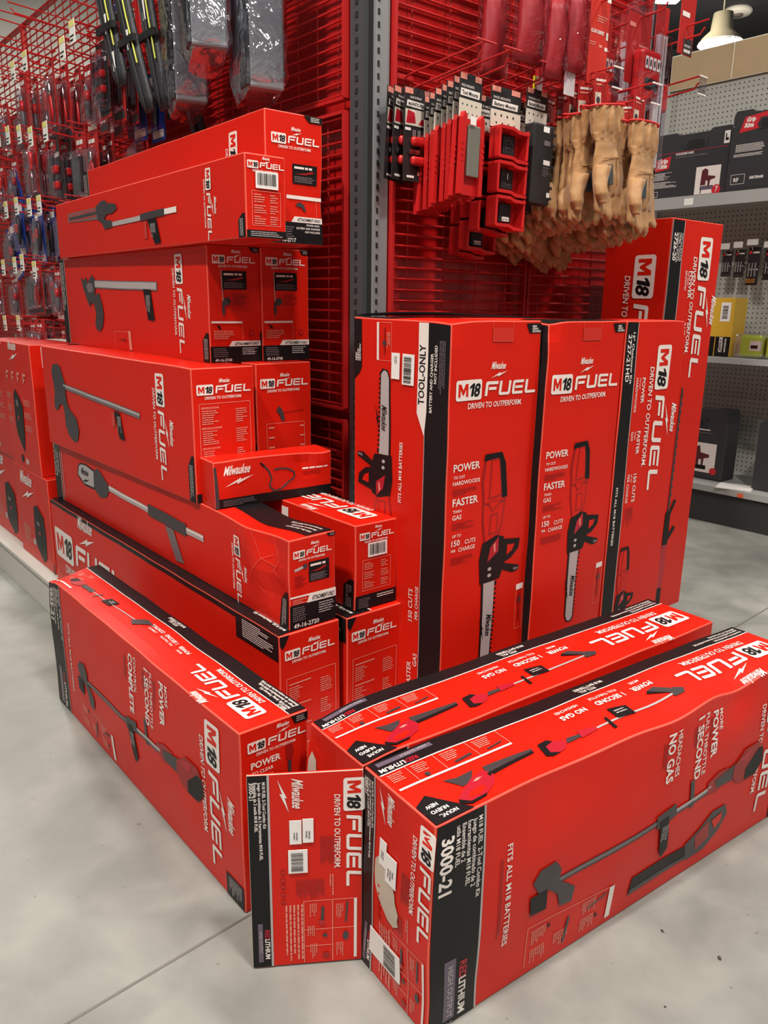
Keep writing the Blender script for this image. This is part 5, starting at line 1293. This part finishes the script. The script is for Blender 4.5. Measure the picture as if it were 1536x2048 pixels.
for k in range(3):
    gloves(.66 + .03 * k, .20 - .05 * k, 1.56, rnd.uniform(-.2, .3), 0, 'tan leather gloves behind the right glove hook, seen past the foremost cuff', 'gloves past the right glove hook')
HB(.470, 1.610, .30, 'red peg hook through the left row of gloves, clear label plate on its tip', 'clear', .01)
HB(.590, 1.590, .33, 'red peg hook through the right row of gloves, clear label plate on its tip', 'clear', .01)
HB(.66, 1.60, .27, 'bare red peg hook above the right row of gloves', None)
HB(.70, 1.52, .24, 'bare lower red peg hook right of the glove cuffs', None)
HB(.80, 1.76, .33, 'long bare red peg hook at the upper right of the grid', None)
HB(.90, 1.66, .27, 'bare red peg hook at the far right end of the grid', 'clear')

# ------------------------------------------------------------------ red packs above the gloves
DKRED = mat('dark_red_fabric', (0.36, 0.012, 0.016), 0.5, var=.3, vscale=20)
def pillow(s, d, z, w, h, label, m=DKRED, top=None, yo=0.0):
    e = empty('bagged_gloves', LB(s, d, z), YB + yo); tag(e, label, 'packaged gloves')
    rings = []; n = 14; N = 9
    for i in range(N):
        t = i / (N - 1); k = (.30 + .75 * math.sin(math.pi * min(.92, t * .8 + .16))); 
        rings.append([(w / 2 * (.75 + .3 * t) * math.cos(a), .022 * k * math.sin(a) + .004 * math.sin(5 * a + i), -h * t - .05) for a in [2 * math.pi * j / n for j in range(n)]])
    mb = MB(); mb.loft(rings, m); mb.build('dark_red_gloves', e, smooth=True)
    mb = MB(); mb.bbox((0, 0, -.02), (w * .9, .002, .10), PAPER, .0006, 1); F = Face(mb, (-w * .45, -.001, -.07), (1, 0, 0), (0, 0, 1), w * .9, .10); F.rect(.1, .6, .6, .75, WHT, 1); F.rect(.1, .3, .8, .36, PNK, 1); mb.build('header_card', e, fix=False)
    bg = MB(); q = random.Random(int(s * 97)); rr = []
    for i in range(N):
        t = i / (N - 1); rr.append([((w / 2 * 1.12) * math.cos(a) * (1 + .06 * q.random()), .030 * math.sin(a) * (1 + .2 * q.random()), -(h + .03) * t - .03) for a in [2 * math.pi * j / 18 for j in range(18)]])
    bg.loft(rr, CLEAR2, cap=False); c = bg.build('clear_bag', e, smooth=True)
    return e
pillow(.300, .215, 1.85, .085, .15, 'leftmost dark red gloves in a clear bag, hanging above the battery mounts')
pillow(.355, .245, 1.83, .060, .16, 'dark red gloves in a glossy clear bag, middle of the three above the hooks')
pillow(.405, .26, 1.85, .062, .16, 'dark red gloves in a shiny clear bag beside the tall red card')
pillow(.30, .10, 1.87, .08, .18, 'dark red bagged gloves in deep shade against the grid, left of the others')
for s, d in ((.300, .215), (.355, .245), (.405, .26)): HB(s, 1.86, d + .02, 'red peg hook holding bagged dark red gloves at the top', None, grp='hooks holding bagged gloves')
def comfort_card():
    e = empty('carded_earplugs'); w, h = .074, .20
    mb = MB(); mb.bbox((0, 0, -h / 2 + .02), (w, .002, h), mat('card_bright_red', (.55, .03, .02), .4), .0006, 1)
    F = Face(mb, (-w / 2, -.001, -h + .02), (1, 0, 0), (0, 0, 1), w, h)
    F.rect(.80, .92, 1.0, .99, STK, 1); F.text('ALL DAY COMFORT', .04, .56, .008, WHT, 1, w=.052, bold=.04); F.rect(.86, .52, .97, .60, WHT, 1)
    tiny(F, .35, .68, .95, .76, 3, PNK, 1); tiny(F, .04, .42, .40, .47, 2, PNK, 1); F.rect(.52, .42, .68, .45, PNK, 1); F.rect(.82, .40, .98, .44, WHT, 1)
    mb.build('tall_card', e, fix=False)
    b = MB(); b.bbox((.028, -.016, -.205), (.066, .030, .052), CLEAR2, .010, 3); c = b.build('clear_blister', e)
    k = MB(); k.bbox((.028, -.014, -.205), (.030, .018, .030), TOOLR, .008, 3); k.build('red_plug_case', e, smooth=True)
    k = MB(); k.bbox((.026, 0, -.208), (.078, .002, .075), PAPER, .001, 1); k.build('lower_card', e)
    return e
o = comfort_card(); o.location = LB(.492, .265, 1.805); o.rotation_euler = (0, 0, YB); tag(o, 'tall bright red card pack reading all day comfort, above the foremost gloves', 'packaged tool')
HB(.492, 1.79, .30, 'red peg hook through the tall bright red card pack', None)
def clam(label, s, d, z):
    e = empty('clamshell_pack', LB(s, d, z), YB); tag(e, label, 'packaged tool')
    mb = MB(); mb.bbox((0, .002, -.055), (.085, .002, .13), PAPER, .001, 1); F = Face(mb, (-.0425, .001, -.12), (1, 0, 0), (0, 0, 1), .085, .13); F.rect(.05, .80, .3, .86, PNK, 1); F.rect(.5, .55, .9, .58, PNK, 1); mb.build('red_card', e, fix=False)
    mb = MB(); mb.bbox((.012, -.016, -.105), (.068, .030, .094), TOOLR, .008, 3)
    F = Face(mb, (-.022, -.0315, -.152), (1, 0, 0), (0, 0, 1), .068, .094)
    for i in range(4): F.rect(.10 + .21 * i, .60, .26 + .21 * i, .84, STK, 1); F.rect(.14 + .21 * i, .66, .21 + .21 * i, .78, BLK, 2)
    F.rect(.16, .20, .84, .42, TOOLK, 1); F.text('TEST', .3, .26, .008, MGR, 2)
    mb.build('red_case', e, fix=False); e.scale = (1.22, 1.1, 1.22)
    mb = MB(); mb.bbox((0, -.012, -.070), (.092, .044, .190), CLEAR2, .008, 3); c = mb.build('clear_shell', e); c['label'] = 'clear plastic clamshell'
    return e
clam('foremost clear clamshell with a red case showing four white squares', .655, .27, 1.80)
clam('second clear clamshell, just left behind the foremost one', .600, .19, 1.80)
HB(.655, 1.79, .31, 'red peg hook through the clear clamshells', None)
def level(label, s, d, z, h):
    e = empty('packaged_level', LB(s, d, z), YB); tag(e, label, 'packaged tool')
    mb = MB(); mb.bbox((0, 0, -h / 2), (.040, .012, h), mat('level_white', (.62, .60, .56), .35), .002, 2); mb.box((.006, -.0065, -h / 2), (.003, .001, h * .95), MGR); mb.box((-.008, -.0065, -.07), (.010, .001, .012), BLK); mb.build('pale_blade', e)
    mb = MB(); mb.bbox((.004, .006, .02), (.060, .002, .10), PAPER, .001, 1); mb.build('header_card', e)
    mb = MB(); mb.bbox((.032, .0, -h * .45), (.026, .016, .07), TOOLR, .007, 2); mb.build('red_slider', e)
    mb = MB(); mb.bbox((.006, 0, -h / 2), (.062, .022, h * 1.02), CLEAR2, .006, 2); mb.build('clear_shell', e)
level('long pale square in a clear pack at the far right end of the grid', .77, .26, 1.79, .32)
level('second long pale square pack, against the grid end behind the glove cards', .90, .06, 1.84, .36)
e = empty('carded_accessory', LB(.80, .31, 1.86), YB); mb = MB(); mb.bbox((0, 0, -.05), (.07, .002, .14), PAPER, .001, 1); F = Face(mb, (-.035, -.001, -.12), (1, 0, 0), (0, 0, 1), .07, .14); F.rect(.1, .62, .6, .70, WHT, 1); F.rect(.35, .02, .95, .28, DGR, 1); F.rect(.4, .05, .85, .10, WHT, 1); F.rect(.4, .14, .85, .18, GRY, 1)
mb.build('backing_card', e, fix=False); tag(e, 'red and grey card at the top right edge of the grid, before the dark ceiling', 'packaged tool')

# ------------------------------------------------------------------ grey shelving at the right
def peg_material():
    m = bpy.data.materials.new('pegboard'); m.use_nodes = True; nt = m.node_tree; L = nt.links.new; b = nt.nodes['Principled BSDF']
    tc = nt.nodes.new('ShaderNodeTexCoord'); sp = nt.nodes.new('ShaderNodeSeparateXYZ'); L(tc.outputs['Object'], sp.inputs[0])
    def cell(o):
        a = nt.nodes.new('ShaderNodeMath'); a.operation = 'MULTIPLY'; a.inputs[1].default_value = 1 / .0254; L(o, a.inputs[0])
        f = nt.nodes.new('ShaderNodeMath'); f.operation = 'FRACT'; L(a.outputs[0], f.inputs[0])
        s = nt.nodes.new('ShaderNodeMath'); s.operation = 'SUBTRACT'; s.inputs[1].default_value = .5; L(f.outputs[0], s.inputs[0])
        p = nt.nodes.new('ShaderNodeMath'); p.operation = 'MULTIPLY'; L(s.outputs[0], p.inputs[0]); L(s.outputs[0], p.inputs[1]); return p.outputs[0]
    ad = nt.nodes.new('ShaderNodeMath'); ad.operation = 'ADD'; L(cell(sp.outputs['X']), ad.inputs[0]); L(cell(sp.outputs['Z']), ad.inputs[1])
    lt = nt.nodes.new('ShaderNodeMath'); lt.operation = 'LESS_THAN'; lt.inputs[1].default_value = .021; L(ad.outputs[0], lt.inputs[0])
    mx = nt.nodes.new('ShaderNodeMix'); mx.data_type = 'RGBA'; mx.inputs[6].default_value = (.40, .39, .36, 1); mx.inputs[7].default_value = (.02, .02, .02, 1)
    L(lt.outputs[0], mx.inputs[0]); L(mx.outputs[2], b.inputs['Base Color']); b.inputs['Roughness'].default_value = .5
    return m
SHG = mat('shelf_grey', (0.36, 0.36, 0.35), 0.4)
SHD = mat('shelf_charcoal', (0.03, 0.03, 0.03), 0.5)
def GBX(mb, s0, s1, d0, d1, z0, z1, m):     # local frame of the shelving: x = -s, y = -d
    mb.box((-(s0 + s1) / 2, -(d0 + d1) / 2, (z0 + z1) / 2), (abs(s1 - s0), abs(d1 - d0), z1 - z0), m)
sh = empty('pegboard_shelving', G0, YA); tag(sh, 'grey metal shelving with pegboard back at the right, behind the upright cartons', 'shelving')
def gp(fn, nm, lab=None):
    mb = MB(); fn(mb); o = mb.build(nm, sh)
    if lab: o['label'] = lab
S0, S1 = -1.3, .64
gp(lambda m: GBX(m, S0, S1, -.47, -.455, .05, 2.27, peg_material()), 'pegboard_back')
gp(lambda m: GBX(m, S0, S1, -.46, -.02, 0, .165, SHD), 'kick_plate', 'black kick plate')
gp(lambda m: GBX(m, S0, S1, -.455, .0, .168, .20, SHG), 'base_shelf')
gp(lambda m: GBX(m, S0, S1, -.455, -.05, .83, .858, SHG), 'shelf')
gp(lambda m: (GBX(m, S0, S1, -.455, -.055, 1.635, 1.655, SHG), GBX(m, S0, S1, -.058, -.05, 1.60, 1.658, SHG)), 'shelf')
gp(lambda m: GBX(m, S1, S1 + .03, -.49, -.43, 0, 2.3, SHG), 'upright')
gp(lambda m: [GBX(m, s, s + .05, -.0495, -.0485, 1.612, 1.645, TAGY if i else TAGW) for i, s in enumerate((.20,))], 'price_tag', 'small yellow price tag on the upper shelf lip')
gp(lambda m: GBX(m, -.28, -.25, .0005, .0015, .170, .19, mat('tag_orange', (.8, .12, .03), .5)), 'price_tag', 'small orange tag on the base shelf lip')
def on_shelf(name, s, d, z, label, cat, yo=0.0, tilt=0.0, grp=None):
    e = empty(name, LG(s, d, z), YA + yo); e.rotation_euler = (0, tilt, YA + yo); tag(e, label, cat, grp); return e
CASE = mat('case_charcoal', (0.028, 0.028, 0.032), 0.45); CASEF = mat('case_sleeve', (0.035, 0.035, 0.040), 0.35)
GRR = mat('logo_red', (0.55, 0.02, 0.03), 0.4)
def nailer_case(label, s, z, w, h, dep, tilt=0.0, small=False, d=-.11, yo=0.0, second=False):
    e = on_shelf('nailer_case', s, d, z, label, 'tool case', yo, tilt)
    mb = MB(); r = .012
    mb.prism([(0, 0), (w, 0), (w, h * .92), (w * .96, h), (w * .74, h), (w * .70, h * .96), (w * .30, h * .96), (w * .26, h), (w * .03, h), (0, h * .93)], 0, dep, CASE)
    mb.bbox((w / 2, dep * .5, h * .42), (w * 1.0 + .004, dep + .006, h * .80), CASEF, .003, 1)
    F = Face(mb, (0, -.0032, 0), (1, 0, 0), (0, 0, 1), w, h, .0003)
    hs = MB(); hs.prism([(w * .36, h * .80), (w * .40, h * .74), (w * .66, h * .74), (w * .70, h * .80), (w * .66, h * .88), (w * .40, h * .88)], -.006, -.003, CASE); hs.prism([(w * .41, h * .80), (w * .44, h * .76), (w * .63, h * .76), (w * .66, h * .80), (w * .63, h * .855), (w * .44, h * .855)], -.0075, -.006, HOLE)
    if not second:
        F.poly([(.005, .44), (.005, .62), (.22, .66), (.20, .47)], GRR, 1) if not small else None
        if not small:
            F.text('Grip', .03, .565, .022, WHT, 2, shear=.2, bold=.05, w=.060); F.text('Rite', .03, .49, .022, WHT, 2, shear=.2, bold=.05, w=.058)
            F.text('18 GAUGE BRAD NAILER', .28, .66, .011, WHT, 1, w=.10, bold=.03); F.text('CLAVADORA DE CLAVOS CALIBRE 18', .28, .615, .008, MGR, 1, w=.18, bold=.03)
            F.rect(.0, .70, .95, .706, GRR, 1)
            F.rect(.58, .03, .90, .44, WHT, 1)
            F.poly([(.65, .16), (.66, .38), (.70, .41), (.74, .38), (.745, .30), (.84, .28), (.84, .25), (.78, .23), (.77, .14), (.745, .14), (.745, .22), (.72, .23), (.72, .16)], mat('nailer_maroon', (.10, .015, .02), .4), 2)
            F.rect(.65, .09, .82, .15, PUR, 2); F.stroke((.665, .10), (.66, .04), .005, BLK, 2)
            F.disc(.865, .08, .024, GRR, 3, 18); F.text('7', .85, .05, .026, WHT, 4)
            tiny(F, .0, .30, .28, .42, 3, WHT, 1, seed=4); tiny(F, .0, .18, .34, .28, 2, WHT, 1, seed=5)
            F.line([(.0, .05), (.0, .13), (.07, .13), (.07, .05)], .0015, WHT, 1, True)
            F.rect(.90, .74, .97, .92, WHT, 1); F.poly([(.915, .78), (.915, .88), (.93, .88), (.93, .82), (.955, .82), (.955, .78)], BLK, 2)
        else:
            F.rect(.46, .10, .88, .52, WHT, 1); F.poly([(.55, .20), (.56, .46), (.62, .48), (.64, .38), (.78, .36), (.78, .32), (.70, .30), (.69, .20), (.66, .20), (.66, .28), (.62, .28), (.62, .20)], mat('nailer_maroon', (.10, .015, .02), .4), 2)
            F.rect(.55, .14, .74, .20, BLK, 2); F.disc(.86, .13, .02, GRR, 3, 16); F.rect(.05, .70, .75, .715, WHT, 1); F.rect(.05, .66, .8, .668, MGR, 1)
            F.rect(.06, .14, .3, .19, WHT, 1); tiny(F, .1, .34, .34, .44, 2, WHT, 1)
    else:
        F.poly([(.10, .72), (.17, .91), (.52, .95), (.46, .76)], GRR, 1); F.text('Grip', .19, .85, .020, WHT, 2, shear=.2, bold=.05, w=.045); F.text('Rite', .17, .78, .020, WHT, 2, shear=.2, bold=.05, w=.045)
        tiny(F, .08, .48, .50, .58, 2, WHT, 1, seed=6, rag=.1); tiny(F, .06, .42, .50, .46, 1, WHT, 1, seed=7, rag=.1)
        F.line([(.06, .08), (.06, .20), (.26, .20), (.26, .08)], .0016, WHT, 1, True); F.text('RF', .10, .11, .018, WHT, 1, bold=.03); F.text('GRTSN45', .33, .13, .012, WHT, 1, bold=.04)
        F.rect(.72, .05, 1.0, .45, WHT, 1)
    mb.build('case_body', e, fix=False); hs.build('handle', e)
    return e
nailer_case('black nailer case lying upright on the top shelf, logo at left and nailer picture', .475, 1.658, .415, .32, .13)
e = nailer_case('second black case on the top shelf at the right edge, leaning sideways', .048, 1.664, .34, .36, .12, tilt=.06 * 0, d=-.08, second=True)
nailer_case('black nailer case on the bottom shelf with white nailer picture', .27, .2005, .36, .38, .13, small=True, d=-.13)
mb = MB(); mb.prism([(0, 0), (.30, 0), (.30, .36), (.02, .36), (0, .34)], 0, .15, CASE); o = mb.build('tool_case', None, LG(-.27, -.10, .2005), YA); tag(o, 'plain dark case on the bottom shelf cut off by the right edge', 'tool case')
mb = MB(); mb.prism([(0, 0), (.16, 0), (.16, .03), (0, .03)], 0, .17, STK) if False else mb.box((0, 0, .002), (.17, .14, .004), STK, Matrix.Rotation(.3, 3, 'Z'))
o = mb.build('paper_sheet', None, LG(-.20, -.07, .2015), YA); tag(o, 'white paper sheet lying flat on the bottom shelf at the right', 'paper')
# tan carton on top of the shelving
mb = MB(); mb.bbox((.40, .13, .09), (.80, .26, .18), mat('cardboard_tan', (.42, .30, .17), .7, var=.1), .004, 2, mat('cardboard_edge', (.72, .66, .55), .6))
mb.box((.36, -.0015, .09), (.004, .002, .17), mat('cardboard_edge', (.72, .66, .55), .6))
o = mb.build('cardboard_carton', None, LG(.645, -.44, 2.272), YA); tag(o, 'plain tan cardboard carton on top of the grey shelving', 'carton')
# yellow carton on the middle shelf
YEL = mat('carton_yellow', (.62, .36, .03), .45)
e = on_shelf('yellow_carton', .165, -.13, .859, 'yellow and black fastener carton on the middle shelf behind the tall red carton', 'carton')
mb = MB(); mb.bbox((.105, .07, .148), (.21, .14, .296), YEL, .002, 1)
F = Face(mb, (0, 0, 0), (1, 0, 0), (0, 0, 1), .21, .296)
F.rect(.0, .0, 1, .34, BLK, 1); F.text('BOSTITCH', .72, .33, .020, WHT, 2, 'cw', w=.075, bold=.03); F.text('RND RING SHANK', .86, .31, .010, WHT, 2, 'cw', w=.07, bold=.02); F.rect(.6, .0, .62, .34, YEL, 2)
mb.build('carton_body', e, fix=False)
mb = MB(); mb.box((.168, -.0008, .225), (.052, .001, .095), STK); F = Face(mb, (.142, -.0013, .1775), (1, 0, 0), (0, 0, 1), .052, .095); barcode(F, .1, .1, .9, .9, 1, 'cw', 5); c = mb.build('barcode_label', e, fix=False); c['label'] = 'white barcode label'
# lime packs in clear wrap
LIME = mat('lime_plastic', (.38, .48, .05), .4)
for k, (s, w, lb) in enumerate(((-.10, .12, 'lime green clear-wrapped pack on the middle shelf, right of the yellow carton'), (-.235, .12, 'second lime green pack on the middle shelf at the right edge'))):
    e = on_shelf('wrapped_pack', s, -.12, .859, lb, 'wrapped pack', .1 * k)
    mb = MB(); mb.bbox((w / 2, .05, .06), (w, .10, .11), LIME, .014, 3); F = Face(mb, (0, 0, .005), (1, 0, 0), (0, 0, 1), w, .11); F.rect(.45, .3, .95, .75, CARDW, 1); F.rect(.5, .4, .8, .55, BLK, 2); mb.build('lime_block', e, fix=False)
    mb = MB(); mb.bbox((w / 2 - .012, .05, .062), (w + .03, .125, .122), CLEAR2, .02, 2); c = mb.build('clear_wrap', e)
# little black and red packs on pegs
for k, (s, z, w, h, lb) in enumerate(((.155, 1.385, .055, .13, 'left small black pack on the grey pegboard, beside the tall red carton'), (.085, 1.39, .055, .14, 'second small black pack on the grey pegboard from the left'), (.015, 1.40, .065, .19, 'largest small black pack on the grey pegboard, clear bottom showing brass fittings'), (-.075, 1.385, .06, .15, 'small black pack on the pegboard at the right edge'))):
    e = on_shelf('carded_fitting', s, -.33, z, lb, 'packaged fitting')
    mb = MB(); mb.bbox((w / 2, .0, -h / 2 + .012), (w, .002, h), PAPD, .0006, 1); F = Face(mb, (0, -.001, -h + .012), (1, 0, 0), (0, 0, 1), w, h); F.rect(.08, .82, .28, .90, GRR, 1); F.rect(.36, .84, .9, .88, WHT, 1); F.rect(.1, .4, .9, .43, WHT, 1); mb.build('backing_card', e, fix=False)
    mb = MB()
    for i in range(3): mb.tube([(w * (.25 + .25 * i), -.008, -h * .35), (w * (.25 + .25 * i), -.008, -h * .72)], .005, STEEL, 8)
    if k == 2: mb.bbox((w * .5, -.010, -h * .82), (w * .7, .012, h * .12), mat('brass', (.6, .42, .12), .3, metal=.9), .003, 2)
    mb.build('fitting', e)
    mb = MB(); mb.tube([(w / 2, .125, 0), (w / 2, -.03, 0), (w / 2, -.036, .01)], .0022, CHROME, 6); mb.box((w / 2, -.038, .055 - .02), (w * .9, .0015, .03), STK); o = mb.build('peg_hook', None, LG(s, -.33, z), YA)
    tag(o, 'steel peg hook holding the %s' % lb.split(',')[0].split(' on the')[0].split(' on')[0] + (' second from left' if k == 1 else ' at the right edge' if k == 3 else ' beside the tall red carton' if k == 0 else ' with brass fittings'), 'hook')
# ------------------------------------------------------------------ ceiling things
LAMPM = mat('lamp_glow', (1, .95, .8), .5, emit=(1, .86, .58), estr=60)
e = empty('high_bay_lamp', (4.28, 11.35, 4.43)); tag(e, 'bright hanging high bay lamp over the grey shelving', 'lamp')
mb = MB(); n = 24
mb.loft([[(r * math.cos(2 * math.pi * i / n), r * math.sin(2 * math.pi * i / n), z) for i in range(n)] for r, z in ((.05, .36), (.12, .34), (.14, .14), (.24, .05), (.28, -.02))], mat('lamp_housing', (.55, .52, .45), .4), cap=False)
mb.loft([[(r * math.cos(2 * math.pi * i / n), r * math.sin(2 * math.pi * i / n), z) for i in range(n)] for r, z in ((.05, .36), (.001, .361))], mat('lamp_housing', (.55, .52, .45), .4), cap=False)
mb.build('lamp_housing', e, smooth=True)
mb = MB(); mb.loft([[(r * math.cos(2 * math.pi * i / n), r * math.sin(2 * math.pi * i / n), z) for i in range(n)] for r, z in ((.27, .0), (.22, -.09), (.10, -.14), (.001, -.15))], LAMPM, cap=True); mb.build('glowing_lens', e, smooth=True)
mb = MB(); mb.tube([(0, 0, .36), (0, 0, .81)], .012, CREAM, 6); mb.build('hanging_rod', e)
pl = bpy.data.lights.new('lamp_light', 'POINT'); pl.energy = 120; pl.color = (1, .88, .68); pl.shadow_soft_size = .2
o = bpy.data.objects.new('lamp_light', pl); COL.objects.link(o); o.location = (4.28, 11.35, 4.0)
e = empty('round_ceiling_speaker', (4.98, 12.67, 5.18)); tag(e, 'small round white disc fitting on the dark ceiling at the top right', 'ceiling fitting')
mb = MB(); mb.loft([[(r * math.cos(2 * math.pi * i / n), r * math.sin(2 * math.pi * i / n), z) for i in range(n)] for r, z in ((.19, .08), (.20, .03), (.17, .0), (.001, -.005))], mat('fitting_white', (.8, .8, .8), .5), cap=True); mb.build('rim', e, smooth=True)
mb = MB(); mb.loft([[(r * math.cos(2 * math.pi * i / n), r * math.sin(2 * math.pi * i / n), z) for i in range(n)] for r, z in ((.08, -.003), (.07, -.02), (.001, -.025))], MGR, cap=True); mb.build('grille', e, smooth=True)
e = empty('bright_ceiling_lamp', (3.35, 11.0, 4.85)); tag(e, 'bright lamp glimpsed past the upper corner of the red packs', 'lamp')
mb = MB(); mb.bbox((0, 0, 0), (.5, .3, .12), LAMPM, .03, 2); mb.build('glowing_lens', e)
mb = MB(); mb.bbox((0, 0, .2), (.4, .24, .28), CREAM, .02, 2); mb.tube([(0, 0, .3), (0, 0, .42)], .02, CREAM, 6); mb.build('lamp_housing', e)
# little specks of grit on the concrete
GRIT = mat('grit', (0.05, 0.045, 0.04), 0.9)
q = random.Random(11)
for i, (x, y) in enumerate(((.52, 1.18), (.60, 1.12), (.345, .88), (.31, .83), (.20, .82), (.47, 1.02))):
    mb = MB(); r = .002 + .0015 * q.random()
    mb.loft([[(r * k * math.cos(a) * (1.6 if i < 2 else 1), r * k * math.sin(a), z) for a in [2 * math.pi * j / 7 for j in range(7)]] for k, z in ((1, 0), (.8, r * .5), (.2, r * .7))], GRIT)
    o = mb.build('grit_speck', None, (x, y, .0003), q.random() * 3); tag(o, 'tiny dark speck of grit on the concrete in front of the nearest carton', 'debris', 'specks on the concrete')
bpy.context.view_layer.update()
